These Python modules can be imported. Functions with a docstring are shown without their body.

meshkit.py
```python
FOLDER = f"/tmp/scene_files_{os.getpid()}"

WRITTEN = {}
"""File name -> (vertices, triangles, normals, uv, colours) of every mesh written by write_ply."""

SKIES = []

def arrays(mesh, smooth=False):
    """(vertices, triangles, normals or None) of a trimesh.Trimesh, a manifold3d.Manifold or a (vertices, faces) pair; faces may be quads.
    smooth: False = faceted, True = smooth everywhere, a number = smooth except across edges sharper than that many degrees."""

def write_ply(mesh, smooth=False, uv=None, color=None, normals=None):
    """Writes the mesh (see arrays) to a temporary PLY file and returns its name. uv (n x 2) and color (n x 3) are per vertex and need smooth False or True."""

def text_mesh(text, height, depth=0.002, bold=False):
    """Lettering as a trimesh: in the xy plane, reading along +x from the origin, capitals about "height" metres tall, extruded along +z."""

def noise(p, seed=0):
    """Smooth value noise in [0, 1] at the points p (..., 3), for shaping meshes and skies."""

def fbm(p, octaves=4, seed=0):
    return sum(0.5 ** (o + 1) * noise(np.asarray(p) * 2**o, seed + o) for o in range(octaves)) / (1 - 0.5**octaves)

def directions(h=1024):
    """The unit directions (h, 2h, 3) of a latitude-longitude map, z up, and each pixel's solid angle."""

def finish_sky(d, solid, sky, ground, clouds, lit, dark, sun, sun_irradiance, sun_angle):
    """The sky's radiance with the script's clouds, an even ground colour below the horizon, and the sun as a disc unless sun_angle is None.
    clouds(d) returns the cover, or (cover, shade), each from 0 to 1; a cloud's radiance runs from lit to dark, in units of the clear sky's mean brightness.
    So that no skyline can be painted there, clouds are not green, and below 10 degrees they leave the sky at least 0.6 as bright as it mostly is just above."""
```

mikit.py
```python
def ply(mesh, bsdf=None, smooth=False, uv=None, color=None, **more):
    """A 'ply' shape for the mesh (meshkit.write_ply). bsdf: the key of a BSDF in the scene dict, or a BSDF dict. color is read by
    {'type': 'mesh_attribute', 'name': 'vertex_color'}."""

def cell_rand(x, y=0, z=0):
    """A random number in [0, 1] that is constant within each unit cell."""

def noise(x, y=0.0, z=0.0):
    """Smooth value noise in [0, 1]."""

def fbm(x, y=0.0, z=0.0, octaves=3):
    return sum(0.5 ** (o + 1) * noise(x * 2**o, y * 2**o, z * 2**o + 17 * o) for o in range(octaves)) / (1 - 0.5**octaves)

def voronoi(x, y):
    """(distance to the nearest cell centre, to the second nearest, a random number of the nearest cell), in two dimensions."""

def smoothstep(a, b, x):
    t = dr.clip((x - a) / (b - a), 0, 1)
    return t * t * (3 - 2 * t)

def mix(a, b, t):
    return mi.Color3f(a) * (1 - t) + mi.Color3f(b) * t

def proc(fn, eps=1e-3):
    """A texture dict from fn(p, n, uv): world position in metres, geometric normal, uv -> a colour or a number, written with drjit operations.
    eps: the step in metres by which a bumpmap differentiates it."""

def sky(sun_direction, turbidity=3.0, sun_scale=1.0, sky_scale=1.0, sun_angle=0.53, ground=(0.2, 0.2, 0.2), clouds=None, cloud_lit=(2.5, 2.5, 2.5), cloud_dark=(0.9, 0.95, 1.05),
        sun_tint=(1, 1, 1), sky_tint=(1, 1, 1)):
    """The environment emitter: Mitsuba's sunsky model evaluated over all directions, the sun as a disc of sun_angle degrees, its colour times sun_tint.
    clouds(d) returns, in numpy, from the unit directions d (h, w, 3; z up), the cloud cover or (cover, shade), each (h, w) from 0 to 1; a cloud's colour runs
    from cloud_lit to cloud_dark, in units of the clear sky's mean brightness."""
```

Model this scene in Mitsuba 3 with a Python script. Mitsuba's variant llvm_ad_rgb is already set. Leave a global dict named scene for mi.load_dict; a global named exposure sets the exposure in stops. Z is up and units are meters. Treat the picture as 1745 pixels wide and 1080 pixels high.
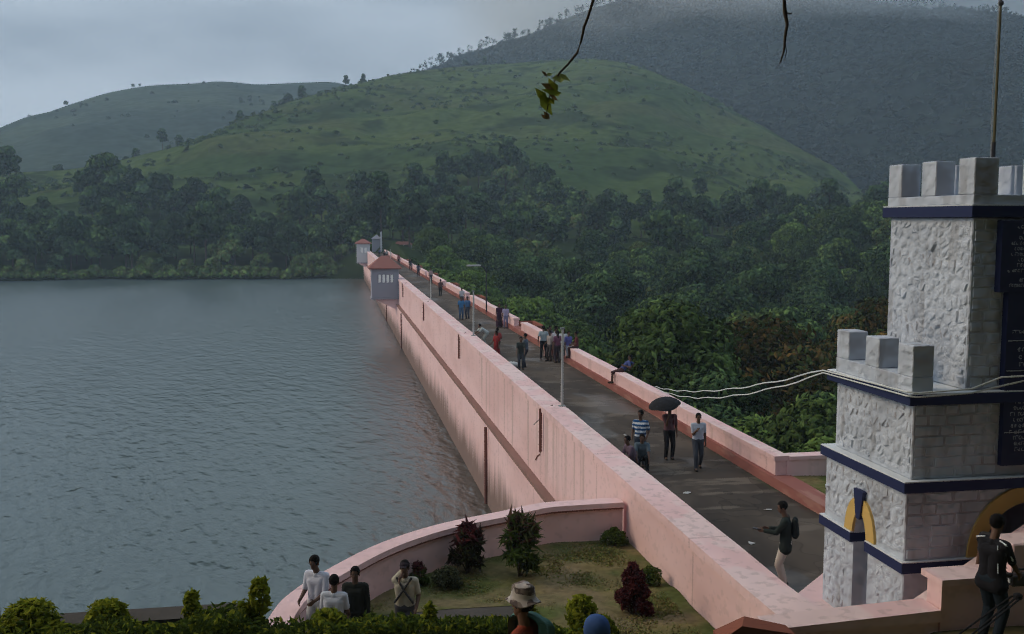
import math
import numpy as np
import trimesh
import drjit as dr
import mitsuba as mi
import mikit
import meshkit
import manifold3d as m3
from shapely.geometry import Polygon, MultiPoint, box as sbox, LineString
from shapely.ops import voronoi_diagram
from shapely import affinity
from mikit import proc, noise, fbm, voronoi, smoothstep, mix, ply

scene, labels = {}, {}
T = mi.ScalarTransform4f
M = m3.Manifold

# ------------------------------------------------------------------ camera, sky, air, exposure
YAW, PITCH = math.radians(10.0434), math.radians(5.5437)
CAM = np.array([0.0, 0.0, 7.5])
FWD = np.array([math.sin(YAW) * math.cos(PITCH), math.cos(YAW) * math.cos(PITCH), -math.sin(PITCH)])
scene['camera'] = {'type': 'perspective', 'fov': 54.337, 'fov_axis': 'x', 'near_clip': 0.1, 'far_clip': 6000.0,
                   'to_world': T().look_at(origin=CAM.tolist(), target=(CAM + FWD).tolist(), up=[0, 0, 1]),
                   'medium': {'type': 'ref', 'id': 'air'}}
exposure = 2.1


def clouds(d):
    az, el = np.arctan2(d[..., 0], d[..., 1]), np.arcsin(np.clip(d[..., 2], -1, 1))
    up = np.stack([d[..., 0] / (d[..., 2] + 0.35), d[..., 1] / (d[..., 2] + 0.35), d[..., 2] * 0], -1)
    n = meshkit.fbm(up * 1.9 + 3.7, 5, 4)
    low = meshkit.fbm(np.stack([d[..., 0] * 5.0 + 1.3, d[..., 1] * 5.0, el * 16.0 + n * 0.8], -1), 5, 17)
    w = np.clip(1 - el / 0.7, 0, 1)
    v = n * (1 - w) + low * w
    shade = np.clip(0.45 + (v - 0.5) * 3.0, 0, 1)
    return np.ones_like(n), shade


scene['sky_light'] = mikit.sky((-0.80, 0.26, 0.55), turbidity=4, sun_scale=0.30, sun_angle=30, clouds=clouds,
                               cloud_lit=(1.80, 2.06, 2.36), cloud_dark=(0.98, 1.17, 1.42), sun_tint=(1.0, 0.97, 0.94), ground=(0.07, 0.08, 0.07))
scene['air'] = {'type': 'homogeneous', 'albedo': {'type': 'rgb', 'value': [0.62, 0.80, 0.97]}, 'sigma_t': 0.00048}

# ------------------------------------------------------------------ helpers


def add(key, mesh, bsdf, smooth=False, **kw):
    k, i = key, 0
    while k in scene:
        i += 1
        k = f'{key}_{i:03d}'
    scene[k] = ply(mesh, bsdf, smooth, **kw)
    return k


def thing(name, label, cat=None, group=None, kind=None):
    k, i = name, 0
    while k in labels or k in scene:
        i += 1
        k = f'{name}_{i:03d}'
    d = {'label': label}
    if cat:
        d['category'] = cat
    if group:
        d['group'] = group
    if kind:
        d['kind'] = kind
    labels[k] = d
    return k


def struct(name, mesh, bsdf, label, smooth=False, kind='structure', **kw):
    k = add(name, mesh, bsdf, smooth, **kw)
    labels[k] = {'label': label, 'kind': kind}
    return k


def single(name, label, cat, mesh, bsdf, smooth=False, group=None, **kw):
    k = thing(name, label, cat, group)
    scene[k] = ply(mesh, bsdf, smooth, **kw)
    return k


def cat(parts):
    vs, fs, at = [], [], 0
    for p in parts:
        v, f, _ = meshkit.arrays(p)
        vs.append(v)
        fs.append(f + at)
        at += len(v)
    return np.vstack(vs), np.vstack(fs)


def bx(x0, x1, y0, y1, z0, z1, c=0.0):
    """a box, its edges chamfered by c"""
    if c <= 0:
        return M.cube((x1 - x0, y1 - y0, z1 - z0)).translate((x0, y0, z0))
    pts = []
    for a, b, e in ((c, c, 0), (c, 0, c), (0, c, c)):
        for x in (x0 + a, x1 - a):
            for y in (y0 + b, y1 - b):
                for z in (z0 + e, z1 - e):
                    pts.append((x, y, z))
    return M.hull_points(np.array(pts))


def hullp(pts):
    return M.hull_points(np.array(pts, float))


_S = {}


def sph(r, c, seg=10):
    if seg not in _S:
        m = trimesh.creation.uv_sphere(1.0, count=[max(5, seg // 2 + 1), seg])
        _S[seg] = np.array(m.vertices)
    r = np.broadcast_to(np.asarray(r, float), (3,))
    return _S[seg] * r + np.asarray(c, float)


def bone(a, b, ra, rb, seg=10):
    return M.hull_points(np.vstack([sph(ra, a, seg), sph(rb, b, seg)]))


def union(ms):
    return M.batch_boolean([m for m in ms if not m.is_empty()], m3.OpType.Add)


def tube(pts, r, sides=6, closed=True):
    p = np.asarray(pts, float)
    r = np.broadcast_to(r, (len(p),))
    t = np.gradient(p, axis=0)
    t /= np.linalg.norm(t, axis=1, keepdims=True) + 1e-9
    a = np.cross(t, np.where(np.abs(t[:, 2:]) < 0.9, [[0, 0, 1.0]], [[1.0, 0, 0]]))
    a /= np.linalg.norm(a, axis=1, keepdims=True) + 1e-9
    b = np.cross(t, a)
    an = np.arange(sides) * 2 * np.pi / sides
    v = (p[:, None] + r[:, None, None] * (np.cos(an)[None, :, None] * a[:, None] + np.sin(an)[None, :, None] * b[:, None])).reshape(-1, 3)
    f = []
    for i in range(len(p) - 1):
        for j in range(sides):
            k = (j + 1) % sides
            f += [[i * sides + j, i * sides + k, (i + 1) * sides + k], [i * sides + j, (i + 1) * sides + k, (i + 1) * sides + j]]
    n = (len(p) - 1) * sides
    for j in range(1, sides - 1):
        f += [[0, j + 1, j], [n, n + j, n + j + 1]]
    return v, np.array(f)


def grid_mesh(P):
    """P (n, m, 3) -> triangles"""
    n, m = P.shape[:2]
    i, j = np.meshgrid(np.arange(n - 1), np.arange(m - 1), indexing='ij')
    a = (i * m + j).ravel()
    q = np.stack([a, a + m, a + m + 1, a + 1], 1)
    return P.reshape(-1, 3), np.vstack([q[:, [0, 1, 2]], q[:, [0, 2, 3]]])


def prism(poly, z0, z1):
    m = trimesh.creation.extrude_polygon(poly, z1 - z0, engine='earcut')
    m.apply_translation([0, 0, z0])
    return m


# ------------------------------------------------------------------ materials


def two(b):
    return {'type': 'twosided', 'bsdf': b}


def plain(key, rgb, rough=0.8, spec=0.3, **kw):
    scene[key] = two({'type': 'principled', 'base_color': {'type': 'rgb', 'value': list(rgb)}, 'roughness': rough, 'specular': spec, **kw})


def diffuse(key, rgb):
    scene[key] = two({'type': 'diffuse', 'reflectance': {'type': 'rgb', 'value': list(rgb)}})


def pink_fn(p, n, uv):
    big = fbm(p.x * 0.5, p.y * 0.22, p.z * 0.5, 3)
    streak = fbm(p.x * 3.1 + 5, p.y * 2.6, p.z * 0.16, 3)
    fine = fbm(p.x * 7, p.y * 7, p.z * 7, 3)
    c = mix((0.84, 0.60, 0.59), (0.76, 0.52, 0.505), smoothstep(0.35, 0.7, big))
    c = mix(c, (0.47, 0.35, 0.31), smoothstep(0.56, 0.80, streak) * 0.55 * smoothstep(0.42, 0.62, fbm(p.x * 0.2, p.y * 0.13, 8.0, 3)) * dr.select(dr.abs(n.z) < 0.5, 1.0, 0.25))
    top = smoothstep(0.6, 0.85, n.z)
    spots = smoothstep(0.46, 0.6, fbm(p.x * 1.5 + 9, p.y * 0.9, 3.0, 3))
    c = mix(c, (0.80, 0.68, 0.65), top * spots * 0.5)
    c = mix(c, (0.27, 0.21, 0.185), smoothstep(0.56, 0.74, fine) * (0.14 + 0.10 * top))
    joint = dr.abs(p.y / 7.6 - dr.floor(p.y / 7.6) - 0.5) * 7.6 + 0.05 * (fine - 0.5)
    c = mix(c, (0.40, 0.27, 0.25), smoothstep(0.05, 0.015, joint) * 0.45)
    wet = smoothstep(-3.1, -5.0, p.z + (streak - 0.5) * 1.5 + (big - 0.5) * 1.5) * dr.select(p.x < 7.5, 1.0, 0.0)
    c = mix(c, (0.14, 0.105, 0.085), wet * 0.85)
    return c


scene['pink_plaster'] = two({'type': 'bumpmap', 'scale': 1.0, 'tex': proc(lambda p, n, uv: fbm(p.x * 5, p.y * 5, p.z * 5, 3) * 0.025, 0.02),
                             'bsdf': {'type': 'diffuse', 'reflectance': proc(pink_fn)}})


def red_fn(p, n, uv):
    c = mix((0.36, 0.155, 0.135), (0.24, 0.10, 0.085), fbm(p.x * 1.3, p.y * 0.8, p.z * 2, 3))
    return mix(c, (0.40, 0.23, 0.19), smoothstep(0.5, 0.7, fbm(p.x * 4, p.y * 1.2, p.z * 4, 3)) * 0.6)


scene['red_plaster'] = two({'type': 'diffuse', 'reflectance': proc(red_fn)})
scene['terracotta'] = two({'type': 'diffuse', 'reflectance': {'type': 'rgb', 'value': [0.27, 0.105, 0.075]}})
scene['ledge_mould'] = two({'type': 'diffuse', 'reflectance': proc(lambda p, n, uv: mix((0.21, 0.135, 0.115), (0.36, 0.22, 0.195), fbm(p.x * 2, p.y * 0.7, p.z * 2, 3)))})


def road_col(p, n, uv):
    c = mix((0.080, 0.064, 0.050), (0.048, 0.039, 0.032), smoothstep(0.3, 0.7, fbm(p.x * 0.9, p.y * 0.35, 0.0, 4)))
    c = mix(c, (0.125, 0.105, 0.085), smoothstep(0.55, 0.74, fbm(p.x * 0.9 + 4, p.y * 2.2, 1.0, 4)) * 0.7)
    f1, f2, w_ = voronoi(p.x * 0.55 + 0.6 * noise(p.x * 2, p.y * 2), p.y * 0.30 + 0.5 * noise(p.x * 2 + 9, p.y * 2))
    c = mix(c, (0.02, 0.018, 0.016), smoothstep(0.035, 0.008, f2 - f1) * 0.4)
    c = c * (0.85 + 0.3 * w_)
    c = mix(c, (0.045, 0.055, 0.03), smoothstep(0.6, 1.0, dr.abs(p.x - 10.0) - 1.1) * smoothstep(0.45, 0.7, fbm(p.x * 1.5, p.y * 0.5, 5.0, 3)) * 0.7)
    return c


scene['road_wet'] = two({'type': 'principled', 'base_color': proc(road_col), 'specular': 0.22,
                         'roughness': proc(lambda p, n, uv: mi.Float(0.9) - 0.5 * smoothstep(0.58, 0.70, fbm(p.x * 0.55 + 2, p.y * 0.42, 7.0, 3)))})


def water_h(p, n, uv):
    a = fbm(p.x * 1.7 + p.y * 0.40, p.y * 0.80 - p.x * 0.30, 0.0, 4) * 0.21
    b = fbm(p.x * 3.7 + 7 + p.y * 0.6, p.y * 1.7 - p.x * 0.5, 2.0, 2) * 0.10
    gust = smoothstep(0.32, 0.68, fbm(p.x * 0.05, p.y * 0.018, 6.0, 3))
    return (a + b) * (0.55 + 0.65 * gust)


def water_col(p, n, uv):
    c = mix((0.086, 0.126, 0.134), (0.104, 0.142, 0.142), fbm(p.x * 0.06, p.y * 0.03, 0.0, 3))
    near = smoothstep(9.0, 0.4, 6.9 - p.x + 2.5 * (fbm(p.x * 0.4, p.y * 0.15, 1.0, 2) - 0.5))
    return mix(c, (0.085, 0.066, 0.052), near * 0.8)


scene['lake_water'] = {'type': 'bumpmap', 'scale': 1.0, 'tex': proc(water_h, 0.04),
                       'bsdf': {'type': 'roughplastic', 'alpha': 0.085, 'int_ior': 1.33, 'nonlinear': False, 'diffuse_reflectance': proc(water_col)}}


def white_fn(p, n, uv):
    c = mix((0.57, 0.63, 0.71), (0.45, 0.50, 0.57), smoothstep(0.4, 0.75, fbm(p.x * 2.2, p.y * 2.2, p.z * 1.3, 3)))
    c = mix(c, (0.33, 0.34, 0.36), smoothstep(0.52, 0.72, fbm(p.x * 5 + 2, p.y * 5, p.z * 1.0, 3)) * 0.55)
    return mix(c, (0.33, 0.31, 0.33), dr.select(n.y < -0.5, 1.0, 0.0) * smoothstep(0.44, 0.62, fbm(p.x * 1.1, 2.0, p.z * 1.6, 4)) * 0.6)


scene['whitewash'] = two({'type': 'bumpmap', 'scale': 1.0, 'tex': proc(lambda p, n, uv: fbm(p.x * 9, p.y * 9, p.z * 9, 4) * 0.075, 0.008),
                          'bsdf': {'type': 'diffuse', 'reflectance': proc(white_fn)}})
plain('navy_paint', (0.014, 0.022, 0.080), 0.6, 0.3)
plain('white_edge', (0.62, 0.66, 0.68), 0.7)
plain('yellow_paint', (0.62, 0.42, 0.13), 0.7)
plain('plaque_granite', (0.012, 0.018, 0.065), 0.5, 0.35)
plain('letter_white', (0.42, 0.44, 0.48), 0.7)
plain('dark_inside', (0.03, 0.03, 0.035), 0.9)
plain('grey_metal', (0.20, 0.21, 0.21), 0.5, 0.5)
plain('pale_metal', (0.42, 0.42, 0.40), 0.5, 0.5)
plain('dark_metal', (0.03, 0.03, 0.035), 0.5, 0.5)
plain('rust_pipe', (0.17, 0.075, 0.06), 0.8)
plain('wire_white', (0.62, 0.66, 0.64), 0.6)
plain('bamboo', (0.12, 0.105, 0.05), 0.7)
plain('roof_red', (0.27, 0.11, 0.09), 0.8)
plain('kiosk_grey', (0.27, 0.27, 0.31), 0.8)
plain('kiosk_white', (0.50, 0.51, 0.52), 0.8)
plain('pane_pale', (0.80, 0.80, 0.76), 0.25, 0.6)
plain('black_cloth', (0.010, 0.010, 0.013), 0.85)
plain('lens_glass', (0.02, 0.02, 0.03), 0.1, 0.8)
plain('bark', (0.075, 0.06, 0.045), 0.9)
scene['stone_dark'] = two({'type': 'diffuse', 'reflectance': proc(lambda p, n, uv: mix((0.13, 0.125, 0.11), (0.07, 0.07, 0.055), fbm(p.x * 2.5, p.y * 2.5, p.z * 4, 4)))})

scene['leaf'] = two({'type': 'diffuse', 'reflectance': {'type': 'mesh_attribute', 'name': 'vertex_color'}})
scene['leaf_gloss'] = {'type': 'principledthin', 'base_color': {'type': 'mesh_attribute', 'name': 'vertex_color'}, 'roughness': 0.6, 'diff_trans': 0.9, 'spec_trans': 0.0, 'eta': 1.3}


def grass_hill(p, n, uv):
    a = fbm(p.x * 0.012, p.y * 0.012, p.z * 0.02, 4)
    b = fbm(p.x * 0.06 + 3, p.y * 0.06, p.z * 0.08, 4)
    d = fbm(p.x * 0.35, p.y * 0.35, p.z * 0.35, 3)
    c = mix((0.095, 0.140, 0.042), (0.054, 0.096, 0.032), smoothstep(0.38, 0.62, a))
    c = mix(c, (0.030, 0.052, 0.022), smoothstep(0.50, 0.68, b) * 0.8)
    c = mix(c, (0.100, 0.118, 0.045), smoothstep(0.55, 0.70, fbm(p.x * 0.025 + 9, p.y * 0.02, p.z * 0.05, 3)) * 0.6)
    return c * (0.50 + 0.44 * d)


scene['hill_grass'] = two({'type': 'diffuse', 'reflectance': proc(grass_hill)})
scene['far_hill_grass'] = two({'type': 'diffuse', 'reflectance': proc(lambda p, n, uv: mix((0.044, 0.066, 0.056), (0.066, 0.092, 0.066), smoothstep(0.35, 0.7, fbm(p.x * 0.015, p.y * 0.01, p.z * 0.03, 4))) * (0.75 + 0.5 * fbm(p.x * 0.2, p.y * 0.2, p.z * 0.2, 3)))})
scene['mountain_forest'] = two({'type': 'diffuse', 'reflectance': proc(lambda p, n, uv: mix((0.008, 0.014, 0.011), (0.015, 0.023, 0.014), smoothstep(0.4, 0.7, fbm(p.x * 0.02, p.y * 0.02, p.z * 0.03, 4))) * (0.6 + 0.8 * fbm(p.x * 0.16, p.y * 0.16, p.z * 0.16, 3)))})
scene['forest_floor'] = two({'type': 'diffuse', 'reflectance': proc(lambda p, n, uv: mix((0.018, 0.030, 0.012), (0.036, 0.055, 0.018), fbm(p.x * 0.15, p.y * 0.15, 0.0, 4)))})


def lawn_fn(p, n, uv):
    a = fbm(p.x * 1.1, p.y * 1.1, 0.0, 4)
    c = mix((0.175, 0.145, 0.068), (0.085, 0.105, 0.036), smoothstep(0.35, 0.65, a))
    c = mix(c, (0.20, 0.155, 0.095), smoothstep(0.55, 0.72, fbm(p.x * 0.6 + 5, p.y * 0.6, 2.0, 3)) * 0.7)
    return c * (0.7 + 0.6 * fbm(p.x * 9, p.y * 9, 0.0, 2))


scene['lawn_ground'] = two({'type': 'diffuse', 'reflectance': proc(lawn_fn)})
scene['path_grey'] = two({'type': 'diffuse', 'reflectance': proc(lambda p, n, uv: mix((0.11, 0.10, 0.095), (0.075, 0.07, 0.06), fbm(p.x * 2, p.y * 2, 0.0, 4)))})
scene['tee_stripes'] = two({'type': 'diffuse', 'reflectance': proc(lambda p, n, uv: mix((0.03, 0.09, 0.22), (0.62, 0.68, 0.74), smoothstep(0.42, 0.58, dr.abs(2 * (p.z / 0.125 - dr.floor(p.z / 0.125)) - 1))))})
scene['camo_cloth'] = two({'type': 'diffuse', 'reflectance': proc(lambda p, n, uv: mix((0.50, 0.46, 0.43), mix((0.13, 0.105, 0.10), (0.24, 0.20, 0.18), smoothstep(0.45, 0.55, noise(p.x * 31, p.y * 31 + 8, p.z * 31))), smoothstep(0.47, 0.53, noise(p.x * 19, p.y * 19, p.z * 19 + 3))))})

# ------------------------------------------------------------------ terrain
WATER = -5.6


def shore(x):
    return 229.5 + 2.4 * np.sin(x * 0.09) + 1.5 * np.sin(x * 0.23 + 1) + np.clip((-x - 60) * 0.05, 0, 20)


def terrain(x, y):
    x, y = np.asarray(x, float), np.asarray(y, float)
    P = np.stack([x * 0.03, y * 0.03, x * 0], -1)
    nz = meshkit.fbm(P, 3, 5) - 0.5
    d = y - shore(x)
    left = np.where(d < 0, -9.0, np.minimum(-6.2 + d * 0.30, np.minimum(-4.4 + d * 0.10, 6.0)) + nz * 2.0 * np.clip(d / 15, 0, 1))
    left = np.where(d < 0, np.maximum(-9.0, -6.2 + d * 0.4), left)
    prof = np.interp(x, [12.6, 15, 20, 30, 60, 95, 140, 220], [-0.6, -2.5, -9.0, -15.0, -17.0, -9.0, 1.0, 12.0])
    rise = np.clip((y - 150) / 90, 0, 1)
    near = np.clip((34 - y) / 24, 0, 1) * np.clip((60 - x) / 30, 0, 1)
    right = prof * (1 - rise * 0.9) * (1 - near * 0.95) + rise * 3.0 + nz * 4 * np.clip((x - 16) / 10, 0, 1)
    ab = np.clip((y - 226) / 8, 0, 1) * np.clip(1 - np.abs(x - 10) / 14, 0, 1)
    z = np.where(x < 9.5, left, right)
    z = np.where((x >= 7.2) & (x < 13.2) & (y < 233), -1.4, z)
    return np.maximum(z, np.where(ab > 0, -6 + 6.2 * np.minimum(ab * 1.8, 1), -99))


xs = np.unique(np.concatenate([np.linspace(-900, -120, 40), np.linspace(-120, 7.1, 70), np.linspace(7.2, 13.2, 4), np.linspace(14, 120, 60), np.linspace(125, 900, 50)]))
ys = np.unique(np.concatenate([np.linspace(12.3, 34, 12), np.linspace(36, 200, 50), np.linspace(202, 300, 80), np.linspace(305, 1700, 40)]))
X, Y = np.meshgrid(xs, ys, indexing='ij')
struct('ground', grid_mesh(np.stack([X, Y, terrain(X, Y)], -1)), 'forest_floor', 'dark forested ground of the valley below the dam and of the lake shore', True)

wx, wy = np.linspace(-800, 7.0, 60), np.linspace(-80, 320, 60)
X, Y = np.meshgrid(wx, wy, indexing='ij')
scene['water'] = ply(grid_mesh(np.stack([X, Y, X * 0 + WATER], -1)), 'lake_water', True, uv=np.stack([X, Y], -1).reshape(-1, 2))
labels['water'] = {'label': 'grey rippled reservoir water held behind the pink dam', 'kind': 'structure'}

MID = np.array([(-171.5, 400.0, 17.0), (-130.7, 430.0, 25.9), (-106.7, 440.0, 28.4), (-79.1, 455.0, 35.9), (-58.9, 470.0, 43.3), (-40.8, 500.0, 54.8), (-20.4, 550.0, 70.4), (11.4, 600.0, 85.9), (48.8, 640.0, 100.3), (88.6, 660.0, 108.0), (129.7, 670.0, 112.9), (163.6, 660.0, 114.6), (190.1, 640.0, 109.2), (208.0, 610.0, 96.5), (223.6, 570.0, 77.7), (237.0, 510.0, 52.4), (239.7, 450.0, 30.8), (230.0, 400.0, 13.8), (226, 362.0, 0.8), (222, 320.0, -7.9)])
MIDB = np.array([(-190, 262, -7), (-120, 256, -7), (-60, 252, -7), (-20, 250, -7), (10, 250, -6), (40, 250, -6), (75, 250, -6), (110, 250, -6), (150, 252, -6), (180, 258, -7), (205, 275, -8), (218, 300, -9)])
LEFT = np.array([(-520, 900.0, 10), (-440, 900.0, 25), (-362.9, 900.0, 48.1), (-272.1, 900.0, 78.8), (-246.9, 910.0, 93.6), (-216.1, 920.0, 107.6), (-184.3, 930.0, 119.4), (-156.5, 940.0, 126.4), (-122.7, 950.0, 130.5), (-97.2, 950.0, 132.7), (-66.3, 950.0, 130.8), (-34.9, 950.0, 132.6), (-3.2, 950.0, 133.8), (28.8, 950.0, 128.2), (83.1, 950.0, 119.7), (160, 950, 90), (230, 950, 50)])
LEFTB = np.array([(-480, 400, -4), (-330, 400, -4), (-200, 410, -4), (-100, 430, -4), (0, 470, -2), (120, 520, 0), (220, 560, 0)])
MTN = np.array([(-140, 1120, 20), (-80, 1130, 60), (-30.6, 1150.0, 102.0), (22.1, 1180.0, 131.9), (77.5, 1200.0, 162.2), (129.3, 1230.0, 193.8), (167.9, 1250.0, 212.0), (206.4, 1260.0, 227.0), (245.7, 1270.0, 240.8), (285.9, 1280.0, 260.0), (327.1, 1290.0, 278.2), (369.2, 1300.0, 292.9), (425.2, 1300.0, 312.4), (510.9, 1250.0, 315.7), (597.6, 1180.0, 286.9), (627.3, 1120.0, 263.5), (663.7, 1080.0, 250.6), (703.9, 1040.0, 240.1), (744.4, 1000.0, 224.2), (815.1, 950.0, 201.8), (927.7, 850.0, 153.8), (1000, 760, 90), (1050, 680, 30)])
MTN = CAM + (MTN - CAM) * 0.78
MTNB = np.array([(-60, 640, -5), (60, 600, -5), (150, 520, -5), (230, 470, -5), (290, 400, -6), (330, 330, -6), (380, 280, -6), (470, 250, -6), (600, 230, -6), (800, 230, -6)])


def resample(P, n):
    s = np.concatenate([[0], np.cumsum(np.linalg.norm(np.diff(P, axis=0), axis=1))])
    u = np.linspace(0, s[-1], n)
    from scipy.interpolate import PchipInterpolator
    return PchipInterpolator(s, P)(u)


def loft(ridge, base, n, m, bow, amp, freq, seed, back=120.0):
    R, B = resample(ridge, n), resample(base, n)
    v = np.concatenate([np.linspace(0, 1, m), 1 + np.linspace(0, 1, 14)[1:]])
    out = np.zeros((n, len(v), 3))
    for k, t in enumerate(v):
        if t <= 1:
            out[:, k, :2] = B[:, :2] + (R[:, :2] - B[:, :2]) * t
            out[:, k, 2] = B[:, 2] + (R[:, 2] - B[:, 2]) * (bow * math.sin(t * math.pi / 2) + (1 - bow) * t)
        else:
            d = R[:, :2] - B[:, :2]
            d = d / np.linalg.norm(d, axis=1, keepdims=True)
            out[:, k, :2] = R[:, :2] + d * back * (t - 1)
            out[:, k, 2] = R[:, 2] - (R[:, 2] + 12) * (t - 1) ** 1.3
    w = np.where(v <= 1, np.sin(np.pi * np.clip(v, 0, 1)) ** 0.8, 0.0)[None]
    ridgew = np.where(np.abs(v - 1) < 0.1, 1, 0)[None]
    p = out * freq
    gul = np.abs(meshkit.fbm(p, 4, seed) - 0.5) * 2
    fine = meshkit.fbm(p * 4, 3, seed + 3) - 0.5
    out[..., 2] += w * (gul - 0.35) * amp + (w + 0.25 * ridgew) * fine * amp * 0.35
    return out


HILL = loft(MID, MIDB, 260, 110, 0.35, 19.0, 0.011, 3)
FARH = loft(LEFT, LEFTB, 170, 70, 0.35, 22.0, 0.006, 8, 200)
MNT = loft(MTN, MTNB, 260, 120, 0.25, 46.0, 0.0055, 12, 250)
struct('grassy_hill', grid_mesh(HILL), 'hill_grass', 'green grassy hill rising in the middle behind the forest', True)
struct('distant_hill', grid_mesh(FARH), 'far_hill_grass', 'hazy blue green hill on the far left', True)
struct('mountain', grid_mesh(MNT), 'mountain_forest', 'tall dark forested mountain fading into mist at upper right', True)

# ------------------------------------------------------------------ foliage


def leaf_cards(rng, centers, outward, size, colors, bend=0.25, aspect=1.6, spread=0.45):
    """one bent leaf spray (4 triangles) per centre"""
    n = len(centers)
    nrm = outward + spread * rng.normal(size=(n, 3))
    nrm /= np.linalg.norm(nrm, axis=1, keepdims=True) + 1e-9
    r = rng.normal(size=(n, 3))
    a = np.cross(nrm, r)
    a /= np.linalg.norm(a, axis=1, keepdims=True) + 1e-9
    b = np.cross(nrm, a)
    s = np.broadcast_to(np.asarray(size, float), (n,))[:, None] * rng.uniform(0.55, 1.35, n)[:, None]
    c = np.asarray(centers)
    V = np.stack([c - a * s * aspect * 0.5, c + b * s * 0.42 - nrm * s * bend * 0.4, c + a * s * aspect * 0.5 - nrm * s * bend, c - b * s * 0.42 - nrm * s * bend * 0.4, c + nrm * s * bend * 0.3], 1)
    f = np.array([[0, 1, 4], [1, 2, 4], [2, 3, 4], [3, 0, 4]])
    F = (f[None] + 5 * np.arange(n)[:, None, None]).reshape(-1, 3)
    return V.reshape(-1, 3), F, np.repeat(colors, 5, axis=0)


def lobes_points(rng, lobes, n, low=-0.5):
    w = np.array([l[1][0] * l[1][1] + l[1][0] * l[1][2] for l in lobes])
    k = rng.choice(len(lobes), n, p=w / w.sum())
    d = rng.normal(size=(n, 3))
    d /= np.linalg.norm(d, axis=1, keepdims=True)
    d[:, 2] = np.where(d[:, 2] < low, -d[:, 2], d[:, 2])
    rad = np.clip(1 - np.abs(rng.normal(0, 0.22, n)), 0.3, 1) * rng.uniform(0.92, 1.1, n)
    C = np.array([l[0] for l in lobes])[k]
    R = np.array([l[1] for l in lobes])[k]
    return C + d * R * rad[:, None], d, k


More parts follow.
